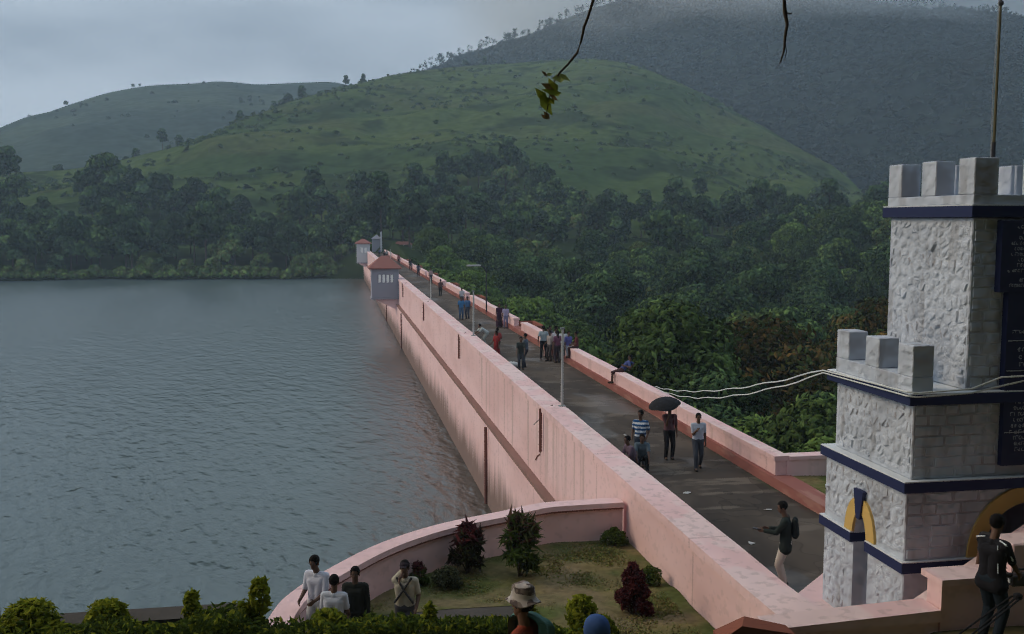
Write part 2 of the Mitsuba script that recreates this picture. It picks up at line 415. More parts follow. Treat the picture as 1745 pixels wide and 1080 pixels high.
def crown_mesh(seed, H, W, trunk, n, size, cols, nl=9, flat=0.75):
    """lobed crown from trunk height to H, about W wide; cols: list of base colours; returns (v, f, c), lobes"""
    rng = np.random.default_rng(seed)
    ch = H - trunk
    lobes = []
    for i in range(nl):
        a = i * 2.4 + rng.uniform(-.5, .5)
        t = (i + 0.5) / nl
        rr = W * 0.5 * (0.72 - 0.5 * abs(t - 0.35)) * rng.uniform(0.5, 1.0) * (0.25 if i == nl - 1 else 1)
        s = W * rng.uniform(0.20, 0.31)
        lobes.append(((rr * math.cos(a), rr * math.sin(a), trunk + ch * (0.22 + 0.62 * t)), (s, s * rng.uniform(.85, 1.15), min(s * flat, ch * 0.3))))
    P, d, k = lobes_points(rng, lobes, n)
    tint = rng.uniform(0.55, 1.45, nl)[k]
    c0 = np.array(cols)[rng.integers(0, len(cols), n)]
    col = c0 * (tint * rng.uniform(0.65, 1.4, n))[:, None]
    v, f, c = leaf_cards(rng, P, d, size, col)
    return (v, f, c), lobes


def trunk_mesh(seed, H, trunk, r, lobes):
    rng = np.random.default_rng(seed + 77)
    top = trunk + (H - trunk) * 0.55
    zs = np.linspace(0, top, 6)
    sway = np.cumsum(rng.normal(0, 0.02 * H / 6, (6, 2)), axis=0)
    pts = np.column_stack([sway - sway[0], zs])
    parts = [tube(pts, np.linspace(r, r * 0.35, 6), 6)]
    for (c, s) in lobes:
        t = rng.uniform(0.5, 0.95)
        b0 = np.array([np.interp(t * top, zs, pts[:, i]) for i in range(3)])
        mid = (b0 + np.array(c)) / 2 + rng.normal(0, 0.05 * H / 6, 3)
        parts.append(tube([b0, mid, c], [r * 0.4, r * 0.25, r * 0.1], 5))
    return cat(parts)


DARK = [(0.042, 0.0737, 0.031), (0.062, 0.1018, 0.0373), (0.0311, 0.0562, 0.0279)]
MIDG = [(0.0869, 0.1398, 0.0431), (0.1172, 0.1756, 0.0508), (0.068, 0.1111, 0.04)]
LIME = [(0.1158, 0.189, 0.0446), (0.158, 0.2363, 0.0564), (0.0878, 0.1485, 0.0416)]
RUST = [(0.085, 0.066, 0.026), (0.060, 0.062, 0.022), (0.115, 0.076, 0.028), (0.045, 0.060, 0.020), (0.05, 0.07, 0.024)]
BLUE = [(0.0386, 0.0676, 0.0372), (0.0527, 0.0811, 0.0429), (0.0316, 0.0541, 0.0315)]
OLIVE = [(0.0864, 0.1008, 0.0343), (0.0662, 0.0864, 0.0317), (0.108, 0.1152, 0.0396)]

PROTO = {}


def proto(name, seed, H, W, trunk, n, size, cols, nl=9, r=0.22, flat=0.75, trunk_part=True):
    (v, f, c), lobes = crown_mesh(seed, H, W, trunk, n, size, cols, nl, flat)
    g = {'type': 'shapegroup', 'crown': ply((v, f), 'leaf', False, color=c)}
    if trunk_part:
        g['trunk'] = ply(trunk_mesh(seed, H, trunk, r, lobes), 'bark', True)
    scene['group_' + name] = g
    PROTO[name] = (H, W)


def put(key, name, x, y, z, s=1.0, rot=0.0, sz=None):
    scene[key] = {'type': 'instance', 'shapegroup': {'type': 'ref', 'id': 'group_' + name},
                  'to_world': T().translate([float(x), float(y), float(z)]).rotate([0, 0, 1], float(rot)).scale([float(s), float(s), float(sz or s)])}


# detailed trees of the valley (30-140 m away)
proto('dark_a', 1, 17, 11, 5, 5200, 0.46, DARK, 12)
proto('dark_b', 2, 19, 9, 5, 5200, 0.46, DARK + BLUE, 13)
proto('mid_a', 3, 15, 11, 4, 5200, 0.44, MIDG, 12)
proto('mid_b', 4, 16, 9, 4, 5000, 0.46, MIDG + DARK, 11)
proto('lime_a', 5, 12, 11, 3, 5200, 0.42, LIME + MIDG, 12, flat=0.6)
proto('rust_a', 6, 15, 12, 4, 9500, 0.34, RUST, 16, flat=0.6)
proto('olive_a', 7, 14, 9, 4, 4200, 0.46, OLIVE + MIDG, 10)
# far trees
proto('far_dark', 11, 12, 9, 2, 900, 0.95, DARK + BLUE, 8, r=0.2)
proto('far_mid', 12, 11, 9, 2, 900, 0.95, MIDG + DARK, 8, r=0.2)
proto('far_olive', 13, 9, 8, 1.5, 800, 0.9, OLIVE + MIDG, 7, r=0.2)
proto('far_tall', 14, 17, 7, 5, 900, 0.95, DARK, 8, r=0.25)
proto('bush_low', 15, 3.2, 4.6, 0.2, 700, 0.42, LIME + MIDG, 7, r=0.08, flat=0.6, trunk_part=False)
proto('bush_far', 16, 3.4, 5.5, 0.2, 300, 0.8, OLIVE + MIDG + LIME, 6, r=0.1, flat=0.6, trunk_part=False)

rng = np.random.default_rng(42)


def poisson(n, x0, x1, y0, y1, mind, ok=None, tries=40):
    pts = []
    cell = {}
    for _ in range(n * tries):
        if len(pts) >= n:
            break
        p = (rng.uniform(x0, x1), rng.uniform(y0, y1))
        if ok and not ok(*p):
            continue
        i, j = int(p[0] // mind), int(p[1] // mind)
        if any(math.hypot(p[0] - q[0], p[1] - q[1]) < mind for a in (-1, 0, 1) for b in (-1, 0, 1) for q in cell.get((i + a, j + b), ())):
            continue
        cell.setdefault((i, j), []).append(p)
        pts.append(p)
    return pts


TREE_LABEL = {
    'dark_a': 'dark green round crowned tree in the valley forest right of the dam',
    'dark_b': 'tall dark blue green tree in the valley forest right of the dam',
    'mid_a': 'mid green broad crowned tree in the valley forest right of the dam',
    'mid_b': 'narrower mid green tree in the valley forest right of the dam',
    'lime_a': 'bright green spreading tree just beyond the right parapet of the dam',
    'olive_a': 'olive green loose crowned tree in the valley forest right of the dam',
    'far_dark': 'dark blue green tree in the hazy wood at the foot of the hill',
    'far_mid': 'mid green tree in the hazy wood at the foot of the hill',
    'far_olive': 'olive green tree in the hazy wood at the foot of the hill',
    'far_tall': 'tall slim dark tree in the hazy wood at the foot of the hill'}


def tree(name, x, y, s=1.0, label=None, group=None, sz=None, z=None, key='tree'):
    if not label:
        az = x / max(y, 1)
        if name.startswith('far'):
            zone = (('at the far left of the lake shore', 'left of the middle of the lake shore', 'on the shore left of the pale kiosk')[int(np.clip((x + 118) / 40, 0, 2))] + (' by the water' if y < shore(x) + 9 else ' further back')) if x < 4 else ('just past the end of the dam' if x < 30 else 'under the middle of the grassy hill' if x < 90 else 'under the right flank of the grassy hill')
            label = TREE_LABEL[name].replace('in the hazy wood at the foot of the hill', zone)
        else:
            zone = ('nearer' if y < 80 else 'half way back' if y < 130 else 'far back') + ' in the valley ' + ('along the parapet' if az < 0.22 else 'between parapet and tower' if az < 0.42 else 'towards the white tower')
            label = TREE_LABEL[name].replace('in the valley forest right of the dam', zone)
        group = label
    k = thing(key, label, 'tree', group or ('valley forest trees: ' + name.replace('_', ' ') if not name.startswith('far') else 'hill foot trees: ' + name.replace('_', ' ')))
    if not group:
        labels[k].pop('group')
    put(k, name, x, y, (terrain(x, y) if z is None else z) - 0.3, s, rng.uniform(0, 360), sz)
    return k


# one rust brown tree on its own, close below the parapet
tree('rust_a', 27.5, 60.0, 0.98, 'large tree with rust brown and olive leaves close behind the white tower', z=-13.2)
tree('rust_a', 39.5, 66.0, 0.85, 'rust tinged tree half hidden behind the white tower', z=-10.6)
for (x, y, nm, s, z) in [(20.5, 40, 'mid_a', 0.62, -9.5), (24.5, 47, 'mid_b', 0.66, -11.0), (20, 50, 'dark_a', 0.58, -10.0), (31, 50, 'mid_b', 0.7, -12.0), (17.5, 33, 'lime_a', 0.5, -6.0), (36, 52, 'dark_a', 0.7, -10), (45, 58, 'mid_a', 0.8, -10)]:
    tree(nm, x, y, s, z=z)
# tall dark trees that stand out on the right
for (x, y, nm, s) in [(52, 140, 'dark_b', 1.12), (62, 138, 'dark_b', 1.0), (57, 130, 'dark_a', 1.05), (72, 142, 'dark_a', 1.0), (66, 128, 'dark_b', 0.95), (44, 120, 'dark_a', 0.85), (50, 112, 'mid_b', 0.9), (80, 134, 'dark_b', 0.95)]:
    tree(nm, x, y, s)


def fits(x, y):
    return 17.0 < x < 20 + y * 0.62 and y > 34 and not (x > 22 and 50 < y < 62 and x < 36)


pts = poisson(128, 17, 112, 46, 200, 7.6, fits)
pts.sort(key=lambda p: p[1])
for (x, y) in pts:
    near_wall = x < 27
    nm = rng.choice(['lime_a', 'lime_a', 'mid_a'] if near_wall else ['dark_a', 'olive_a', 'mid_a', 'mid_b', 'dark_b', 'olive_a', 'mid_b', 'lime_a'])
    s = rng.uniform(0.55, 0.72) if near_wall else rng.uniform(0.7, 1.0)
    tree(nm, x, y, s)

# far woods: the nearest ones as trees, the rest as one mass
nf = 0
FAR = []
for (x, y) in poisson(84, -118, 12, 231, 262, 5.4, lambda x, y: y > shore(x) + 1.5 and not (1 < x < 14 and y < 238)):
    FAR.append((x, y, 0))
for (x, y) in poisson(52, 14, 215, 196, 262, 8.5, lambda x, y: x > 16):
    FAR.append((x, y, 1))
FAR += [(-8, 233.5, 0), (-5, 234, 0), (1.5, 235.5, 0), (-11, 235, 0), (4.5, 236, 0), (-2, 232.5, 0), (-3, 236, 0), (2, 240, 0), (6, 243, 0), (11, 241, 0), (16, 238, 1), (21, 236, 1), (14, 246, 1), (8, 250, 0), (0, 247, 0), (26, 232, 1), (19, 246, 1), (24, 243, 1)]
for (x, y, side) in FAR:
    nm = rng.choice(['far_dark', 'far_dark', 'far_mid', 'far_dark', 'far_olive', 'far_tall'])
    edge = side == 0 and y < shore(x) + 7
    tree('far_olive' if edge and rng.random() < 0.75 else nm, x, y, rng.uniform(0.42, 0.62) if edge else rng.uniform(0.75, 1.08))

from scipy.spatial import cKDTree
HT = cKDTree(HILL[:, :110, :2].reshape(-1, 2))
HP = HILL[:, :110].reshape(-1, 3)


def hill_z(x, y):
    return HP[HT.query([x, y])[1], 2]


i = 0
labels['hillside_wood'] = {'label': 'hazy wood climbing the lower slope of the grassy hill', 'kind': 'stuff'}
for (x, y) in poisson(420, -150, 218, 256, 345, 6.0):
    lim = 290 + 22 * math.sin(x * 0.045) + 14 * math.sin(x * 0.11 + 2) + (20 if 20 < x < 140 else 0)
    if y > lim and rng.random() < 0.93:
        continue
    i += 1
    put(f'hillside_wood__{i:03d}', rng.choice(['far_dark', 'far_mid', 'far_olive', 'far_dark', 'far_tall']), x, y, max(hill_z(x, y), terrain(x, y)) - 0.8, rng.uniform(0.6, 1.05), rng.uniform(0, 360))
# rows of trees on the hill's left ridge
R = resample(MID, 400)
for k_, u in enumerate(np.concatenate([rng.uniform(0.16, 0.36, 34), rng.uniform(0.36, 0.5, 14), rng.uniform(0.05, 0.16, 6)])):
    p = R[int(u * 399)]
    x, y = p[0] + rng.normal(0, 3), p[1] + 8 + rng.uniform(-6, 22)
    i += 1
    put(f'hillside_wood__{i:03d}', rng.choice(['far_dark', 'far_tall']), x, y, p[2] - 2.5 - max(0, (y - p[1])) * 0.12, rng.uniform(0.35, 0.75), rng.uniform(0, 360))
# the two taller trees half way up on the left
for (x, y, s) in [(-68, 322, 1.35), (-72, 316, 1.0), (-54, 300, 1.1), (-50, 306, 1.15), (-63, 305, 1.1), (-45, 298, 1.0), (-40, 304, 1.1), (-26, 292, 0.9), (-86, 290, 1.0), (-94, 284, 1.0)]:
    i += 1
    put(f'hillside_wood__{i:03d}', 'far_mid' if s > 1.2 else 'far_dark', x, y, hill_z(x, y) - 0.8, s, rng.uniform(0, 360))
# low shoreline bushes
i = 0
labels['shore_bushes'] = {'label': 'low olive bushes along the far water edge', 'kind': 'stuff'}
for x in np.arange(-118, 6, 2.1):
    i += 1
    put(f'shore_bushes__{i:03d}', 'bush_far', x, shore(x) + rng.uniform(0.5, 3.0), WATER - 0.2 + rng.uniform(0, 0.5), rng.uniform(0.5, 0.95), rng.uniform(0, 360))
# climbing scrub against the outer side of the right parapet
i = 0
labels['parapet_scrub'] = {'label': 'bright green scrub growing against the outer side of the right parapet', 'kind': 'stuff'}
for y in np.arange(44, 226, 2.6):
    for q in range(2):
        i += 1
        x = 14.6 + q * 2.8 + rng.uniform(-.4, 1.2)
        put(f'parapet_scrub__{i:03d}', 'bush_low', x, y + rng.uniform(-1, 1), -3.3 - q * 2.6 + rng.uniform(-.6, .2) - (1.2 if y < 60 else 0), rng.uniform(0.75, 1.15), rng.uniform(0, 360))


def scatter(P, n, seed, size0, size1, tri, cols, vmax=1.0, dens=None, up=0.0):
    """small shrub tufts scattered on a hill grid, as one mesh"""
    g = np.random.default_rng(seed)
    nn, mm = P.shape[0], P.shape[1]
    a, b = g.uniform(0, nn - 1.001, n), g.uniform(0.02, vmax * mm - 1.001, n)
    ia, ib = a.astype(int), b.astype(int)
    pos = P[ia, ib] + (P[ia + 1, ib] - P[ia, ib]) * (a - ia)[:, None] + (P[ia, ib + 1] - P[ia, ib]) * (b - ib)[:, None]
    if dens is not None:
        keep = dens(pos) > g.random(n)
        pos = pos[keep]
    n = len(pos)
    s = g.uniform(size0, size1, n)
    d = g.normal(size=(n, tri, 3))
    d /= np.linalg.norm(d, axis=2, keepdims=True)
    d[..., 2] = np.abs(d[..., 2])
    cen = (pos[:, None] + d * s[:, None, None] * np.array([0.5, 0.5, 0.62])).reshape(-1, 3)
    col = np.array(cols)[g.integers(0, len(cols), n)][:, None] * g.uniform(0.7, 1.3, (n, tri, 1))
    d[..., 2] += up
    d /= np.linalg.norm(d, axis=2, keepdims=True)
    return leaf_cards(g, cen, d.reshape(-1, 3), np.repeat(s, tri) * 0.75, col.reshape(-1, 3), spread=0.25)


def clump(pos):
    return np.clip((meshkit.fbm(pos * 0.02, 3, 21) - 0.42) * 4, 0.03, 1)


v, f, c = scatter(HILL[:, :108], 5200, 5, 0.8, 2.4, 9, [(0.040, 0.07, 0.025), (0.05, 0.082, 0.028), (0.06, 0.09, 0.03)], 1.0, clump, 0.8)
struct('hill_shrubs', (v, f), 'leaf', 'scattered low shrubs on the grassy hill', kind='stuff', color=c)
v, f, c = scatter(FARH[:, :69], 700, 6, 1.4, 3.2, 8, [(0.034, 0.054, 0.04), (0.04, 0.062, 0.042)], 1.0, clump)
struct('distant_hill_shrubs', (v, f), 'leaf', 'scattered shrubs on the distant left hill', kind='stuff', color=c)
v, f, c = scatter(MNT[:, :119], 15000, 7, 3.5, 7.0, 9, [(0.008, 0.014, 0.010), (0.010, 0.016, 0.011), (0.012, 0.019, 0.012)], 1.0, None, 2.2)
struct('mountain_trees', (v, f), 'leaf', 'dense far forest covering the misty mountain', kind='stuff', color=c)
# trees breaking the skyline of the mountain and of the left hill
g = np.random.default_rng(9)
RM = resample(MTN, 900)
sky_parts = []
sel = RM[g.integers(90, 820, 420)]
Pm = np.stack([sel + g.normal(0, 4, sel.shape) * [1, 1, 0], sel + [0.5, 0.5, 0]], 0)
cen, outw, cols, sz = [], [], [], []
for p in Pm[0]:
    hgt = g.uniform(4, 10)
    for q in range(14):
        d = g.normal(size=3)
        d /= np.linalg.norm(d)
        cen.append(p + [d[0] * hgt * 0.28, d[1] * hgt * 0.28, hgt * (0.62 + 0.33 * d[2])])
        outw.append(d)
        sz.append(hgt * 0.2)
        cols.append(np.array([0.016, 0.026, 0.017]) * g.uniform(0.7, 1.3))
    cen.append(p + [0, 0, hgt * 0.3])
    outw.append([1, 0, 0])
    sz.append(hgt * 0.1)
    cols.append([0.02, 0.02, 0.015])
v, f, c = leaf_cards(g, np.array(cen), np.array(outw), np.array(sz), np.array(cols))
struct('skyline_trees', (v, f), 'leaf', 'far trees standing along the skyline of the mountain', kind='stuff', color=c)
# a few lone trees on the distant hill's skyline
RL = resample(LEFT, 400)
for n_, (u, s) in enumerate([(0.317, 0.7), (0.398, 1.0), (0.47, 0.8), (0.478, 0.6), (0.36, 0.5)]):
    p = RL[int(u * 399)]
    k = thing('skyline_tree', 'lone small tree on the skyline of the distant left hill', 'tree', 'lone trees on the distant hill')
    put(k, 'far_mid', p[0], p[1], p[2] - 0.3, s * 0.45, 40 * n_)

# ------------------------------------------------------------------ the dam


def XL(y):
    return 7.9 - 0.0027 * (y - 14)


def XR(y):
    return 12.22 - 0.0060 * (y - 14)


Y0, Y1 = 14.45, 231.0


def strip(xa, xb, za, zb, y0=Y0, y1=Y1, n=30, seed=None):
    """a straight bar along the dam with section x from xa(y) to xb(y), z from za to zb, slightly uneven"""
    ysn = np.linspace(y0, y1, n)
    sec = np.array([[(xa(y), za), (xb(y), za), (xb(y), zb), (xa(y), zb)] for y in ysn])
    V = np.concatenate([sec, np.repeat(ysn[:, None, None], 4, 1)], 2)[..., [0, 2, 1]]
    if seed is not None:
        gg = np.random.default_rng(seed)
        V[:, 2:, 2] += gg.normal(0, 0.008, (n, 1))
        V[:, [0, 3], 0] += gg.normal(0, 0.006, (n, 1))
    F = []
    for a in range(n - 1):
        for b in range(4):
            c_ = (b + 1) % 4
            F += [[a * 4 + b, (a + 1) * 4 + b, (a + 1) * 4 + c_], [a * 4 + b, (a + 1) * 4 + c_, a * 4 + c_]]
    e = (n - 1) * 4
    F += [[0, 1, 2], [0, 2, 3], [e, e + 2, e + 1], [e, e + 3, e + 2]]
    return V.reshape(-1, 3), np.array(F)


dam = thing('dam', 'long pink plastered dam wall running straight from the foreground into the lake', 'dam')
add(dam + '__upper_face', strip(lambda y: XL(y) - 0.74, lambda y: XL(y) - 0.02, -1.82, 0.80, n=90), 'pink_plaster')
add(dam + '__coping', strip(lambda y: XL(y) - 0.82, lambda y: XL(y) + 0.0, 0.802, 1.0, n=110, seed=3), 'pink_plaster')
add(dam + '__ledge', strip(lambda y: XL(y) - 1.03, lambda y: XL(y) - 0.3, -1.98, -1.823, n=70, seed=4), 'ledge_mould')
ysn = np.linspace(Y0 + 0.05, Y1, 60)
add(dam + '__lower_face', grid_mesh(np.array([[(XL(y) - 1.0, y, -1.985), (XL(y) - 1.02, y, -3.2), (XL(y) - 1.06, y, -6), (XL(y) - 1.3, y, -12)] for y in ysn])), 'pink_plaster', True)
pr = [(6.95, -1.99), (12.9, -0.25), (13.6, -1.2), (17.5, -8), (25, -20), (25, -30), (6.6, -30), (6.6, -12)]
V = np.array([[(x, y, z) for x, z in pr] for y in (Y0 + 0.2, Y1 - 0.3)])
n_ = len(pr)
F = [[b, (b + 1) % n_, n_ + (b + 1) % n_] for b in range(n_)] + [[b, n_ + (b + 1) % n_, n_ + b] for b in range(n_)]
add(dam + '__body', (V.reshape(-1, 3), np.array(F)), 'stone_dark')

ysn = np.linspace(14.0, 236, 260)
tx = np.linspace(0, 1, 9)
RD = np.array([[((XL(y) - 0.05) * (1 - t) + (XR(y) + 0.1) * t, y, 0.03 * math.sin(t * math.pi)) for t in tx] for y in ysn])
struct('road', grid_mesh(RD), 'road_wet', 'worn wet roadway along the crest of the dam', True)

par = thing('parapet_wall', 'pink downstream parapet wall along the right edge of the dam road', 'wall')
BAYS = [(64.0, 66.6), (88.4, 91.0), (107.0, 109.6), (128, 130.5), (150, 152.5), (175, 178), (200, 203)]
edges = [26.0] + [e for b in BAYS for e in b] + [228.0]
for a in range(0, len(edges), 2):
    y0, y1 = edges[a], edges[a + 1]
    n_ = max(4, int((y1 - y0) / 2))
    add(par + '__wall_length', strip(lambda y: XR(y) + 0.035, lambda y: XR(y) + 0.37, 0.3, 0.72, y0, y1, n_), 'pink_plaster')
    add(par + '__coping', strip(lambda y: XR(y) - 0.01, lambda y: XR(y) + 0.43, 0.722, 0.84, y0 - 0.03, y1 + 0.03, n_, seed=30 + a), 'pink_plaster')
for (a, b) in BAYS:
    c0 = XR(a)
    add(par + '__bay', cat([bx(c0 + 0.36, c0 + 1.5, a - 0.28, a - 0.06, -0.8, 0.62), bx(c0 + 0.36, c0 + 1.5, b + 0.06, b + 0.28, -0.8, 0.62), bx(c0 + 1.3, c0 + 1.52, a - 0.06, b + 0.06, -0.8, 0.62), bx(c0, c0 + 1.3, a - 0.06, b + 0.06, -0.8, 0.02)]), 'terracotta')
add(par + '__kerb', strip(lambda y: XR(y) - 0.09, lambda y: XR(y) + 0.5, -0.4, 0.298, 15.2, 230, 110, seed=8), 'red_plaster')
add(par + '__return_wall', bx(XR(26) + 0.373, 17.5, 25.97, 26.32, -0.5, 0.72), 'pink_plaster')
add(par + '__return_coping', bx(XR(26) + 0.433, 17.55, 25.93, 26.37, 0.722, 0.84, 0.012), 'pink_plaster')

# pipes on the upstream face
for n_, (y, z0, z1) in enumerate([(33.83, -0.62, 0.92), (56.8, -0.45, 0.95), (79.5, -0.5, 0.95), (103.2, -0.4, 1.0)]):
    x = XL(y) - 0.84
    which = ['nearest of the four, with a hooked foot', 'second nearest', 'third nearest', 'farthest, beside the kiosk'][n_]
    k = thing('wall_pipe', f'short rusty pipe on the upper dam face, {which}', 'pipe', 'short pipes on the upper dam face')
    add(k + '__shaft', tube([(x, y, z0), (x, y, z1)], 0.055, 8), 'rust_pipe', 40)
    add(k + '__bracket', tube([(x, y, z1 - 0.12), (XL(y) - 0.4, y + 0.02, z1 + 0.12)], 0.02, 5), 'rust_pipe')
    if n_ == 0:
        add(k + '__hook', tube([(x, y, z0), (x - 0.02, y - 0.02, z0 - 0.1), (x - 0.12, y - 0.1, z0 - 0.13), (x - 0.2, y - 0.15, z0 - 0.26)], 0.03, 6), 'rust_pipe')
        add(k + '__arm', tube([(x, y, z1 - 0.35), (x - 0.3, y - 0.3, z1 - 0.5)], 0.014, 5), 'dark_metal')
for n_, (y, z0) in enumerate([(44.8, -5.7), (102.0, -5.7), (130.5, -5.7)]):
    x = XL(y) - 1.12
    which = ['nearest', 'below the near kiosk', 'farthest'][n_]
    single('drain_pipe', f'brown drain pipe from the dam ledge to the water, {which}', 'pipe', tube([(x, y, -2.0), (x, y, z0)], 0.07, 8), 'rust_pipe', 40, 'drain pipes on the lower dam face')

# lamp posts
for n_, (x, y, z, top) in enumerate([(7.75, 33.7, 1.0, 3.72), (7.62, 55.5, 1.0, 3.5), (7.70, 81.9, 1.0, 2.7), (7.6, 140.0, 1.0, 3.4)]):
    which = ['nearest one', 'second one', 'third one', 'farthest one'][n_]
    k = thing('lamp_post', f'thin pale pole standing on the left parapet of the dam, {which}', 'pole', 'poles on the left parapet')
    add(k + '__shaft', tube([(x, y, z - 0.05), (x + 0.01, y, top)], [0.05, 0.038], 8), 'pale_metal', 40)
    add(k + '__base_plate', bx(x - 0.12, x + 0.12, y - 0.12, y + 0.12, z + 0.0, z + 0.03), 'grey_metal')
    add(k + '__cap', bx(x - 0.07, x + 0.07, y - 0.05, y + 0.05, top, top + 0.06), 'grey_metal')
k = thing('street_lamp', 'dark street lamp with a flat pale head by the road edge', 'street lamp')
add(k + '__pole', tube([(11.75, 78.0, 0.0), (11.75, 78.0, 3.4), (11.6, 78, 3.8), (11.2, 78, 3.95)], 0.05, 7), 'dark_metal', 40)
add(k + '__lamp_head', bx(10.2, 11.3, 77.85, 78.15, 3.88, 4.0, 0.03), 'pale_metal')

# kiosks


def kiosk(label, xc, yc, w, d, z0, z1, zr, wall, over=0.35, panes=4):
    k = thing('kiosk', label, 'kiosk')
    x0, x1, y0, y1 = xc - w / 2, xc + w / 2, yc - d / 2, yc + d / 2
    wz0, wz1 = z0 + (z1 - z0) * 0.52, z0 + (z1 - z0) * 0.80
    box_ = bx(x0, x1, y0, y1, z0, z1, 0.01) - bx(x0 + w * 0.22, x1 - w * 0.18, y0 - 0.1, y0 + 0.12, wz0, wz1) - bx(x0 - 0.1, x0 + 0.12, y0 + d * 0.25, y1 - d * 0.25, wz0, wz1)
    add(k + '__wall', box_, wall)
    pw = (w * 0.6) / panes
    for q in range(panes):
        xa = x0 + w * 0.22 + q * pw
        add(k + '__pane', bx(xa + pw * 0.2, xa + pw * 0.8, y0 + 0.05, y0 + 0.10, wz0 + 0.02, wz1 - 0.02), 'pane_pale')
    r = hullp([(x0 - over, y0 - over, z1 + 0.10), (x1 + over, y0 - over, z1 + 0.10), (x1 + over, y1 + over, z1 + 0.10), (x0 - over, y1 + over, z1 + 0.10), (xc - w * 0.12, yc, zr), (xc + w * 0.12, yc, zr)])
    add(k + '__roof', r, 'roof_red')
    add(k + '__fascia', bx(x0 - over + 0.03, x1 + over - 0.03, y0 - over + 0.03, y1 + over - 0.03, z1 - 0.02, z1 + 0.097), 'roof_red')
    add(k + '__floor_slab', bx(x0 - 0.08, x1 + 0.06, y0 - 0.08, y1 + 0.08, z0 - 0.18, z0 - 0.003), 'kiosk_grey')
    for q in (y0 + 0.35, y1 - 0.55):
        add(k + '__bracket', hullp([(x1 + 0.03, q, z0 - 1.5), (x1 + 0.03, q + .2, z0 - 1.5), (x0 + 0.4, q, z0 - 0.30), (x0 + 0.4, q + .2, z0 - 0.30), (x0 + 0.4, q, z0 - 0.183), (x0 + 0.4, q + .2, z0 - 0.183), (x1 + 0.03, q, z0 - 0.183), (x1 + 0.03, q + .2, z0 - 0.183)]), 'pink_plaster')


kiosk('grey kiosk with a red hipped roof hanging over the water side of the dam', 5.42, 112.4, 3.0, 2.8, -1.05, 2.15, 3.55, 'kiosk_grey')
kiosk('small pale kiosk with a red roof at the far end of the dam', 5.85, 212.0, 2.7, 2.6, -1.3, 2.6, 3.6, 'kiosk_white', 0.4, 2)
k = thing('gate_shed', 'dim grey hut with a post at the far end of the dam road', 'hut')
add(k + '__wall', bx(8.5, 10.6, 232.5, 235, 0, 3.2, 0.02), 'kiosk_grey')
add(k + '__roof', hullp([(8.3, 232.2, 3.2), (10.8, 232.2, 3.2), (10.8, 235.3, 3.2), (8.3, 235.3, 3.2), (9.55, 233.2, 4.2), (9.55, 234.3, 4.2)]), 'kiosk_grey')
add(k + '__post', bx(10.3, 10.7, 231.7, 232.1, 0, 4.9, 0.02), 'kiosk_white')
k = thing('far_shelter', 'low open shelter with a dull brown roof at the far right end of the dam', 'shelter')
add(k + '__roof', hullp([(13.2, 226, 2.0), (17.4, 226, 2.0), (17.4, 230, 2.0), (13.2, 230, 2.0), (14.0, 228, 2.7), (16.6, 228, 2.7)]), 'rust_pipe')
for q in (13.5, 15.3, 17.1):
    add(k + '__post', bx(q - 0.1, q + 0.1, 226.3, 226.5, -4, 1.998), 'kiosk_white')

# ------------------------------------------------------------------ near bank, garden, walls
CURVE = np.array([(7.03, 24.03), (5.26, 23.97), (3.81, 23.35), (2.3, 22.62), (0.9, 21.49), (-0.24, 20.0), (-0.79, 19.1), (-1.13, 18.26), (-1.3, 17.2), (-1.32, 15.5), (-1.28, 13.6), (-1.22, 12.4)])
Cs = resample(np.column_stack([CURVE, np.zeros(len(CURVE))]), 70)[:, :2]
tang = np.gradient(Cs, axis=0)
tang /= np.linalg.norm(tang, axis=1, keepdims=True)
nin = np.column_stack([-tang[:, 1], tang[:, 0]])      # towards the garden


def ring(o0, o1, z0, z1):
    a, b = Cs + nin * o0, Cs + nin * o1
    n = len(Cs)
    V = np.stack([np.column_stack([a, np.full(n, z0)]), np.column_stack([b, np.full(n, z0)]), np.column_stack([b, np.full(n, z1)]), np.column_stack([a, np.full(n, z1)])], 1)
    F = []
    for i in range(n - 1):
        for q in range(4):
            e = (q + 1) % 4
            F += [[i * 4 + q, (i + 1) * 4 + q, (i + 1) * 4 + e], [i * 4 + q, (i + 1) * 4 + e, i * 4 + e]]
    F += [[0, 1, 2], [0, 2, 3]]
    return V.reshape(-1, 3), np.array(F)


cw = thing('garden_wall', 'low curved pink wall bounding the garden beside the water', 'wall')
add(cw + '__wall', ring(0.03, 0.34, -9.0, 0.27), 'pink_plaster', 30)
add(cw + '__moulding', ring(0.0, 0.40, 0.272, 0.32), 'red_plaster', 30)
add(cw + '__coping', ring(-0.02, 0.43, 0.323, 0.45), 'pink_plaster', 30)


def bank(y, x=0.0):
    z = np.interp(y, [-40, -12, -3, 0, 3, 6, 8.6, 10.0, 11.3, 12.2, 15, 17.5, 19.8, 20.4, 26], [44, 15.0, 6.6, 5.9, 5.0, 3.6, 2.5, 2.0, 1.6, 1.1, -0.33, -0.36, -0.42, -0.5, -0.5])
    return np.where((x > 6.6) & (y > 7.5), np.maximum(z, 1.88 - np.clip((7.6 - x), 0, 1) * 1.0) if True else z, z)


gx, gy = np.linspace(-40, 26, 100), np.concatenate([np.linspace(-40, -5, 12), np.linspace(-4, 12.0, 40)])
X, Y = np.meshgrid(gx, gy, indexing='ij')
Z = bank(Y, X) + (meshkit.fbm(np.stack([X * 0.6, Y * 0.6, X * 0], -1), 3, 2) - 0.5) * 0.25 - 0.06
struct('bank_ground', grid_mesh(np.stack([X, Y, Z], -1)), 'lawn_ground', 'grassy bank falling from the viewpoint to the garden', True)
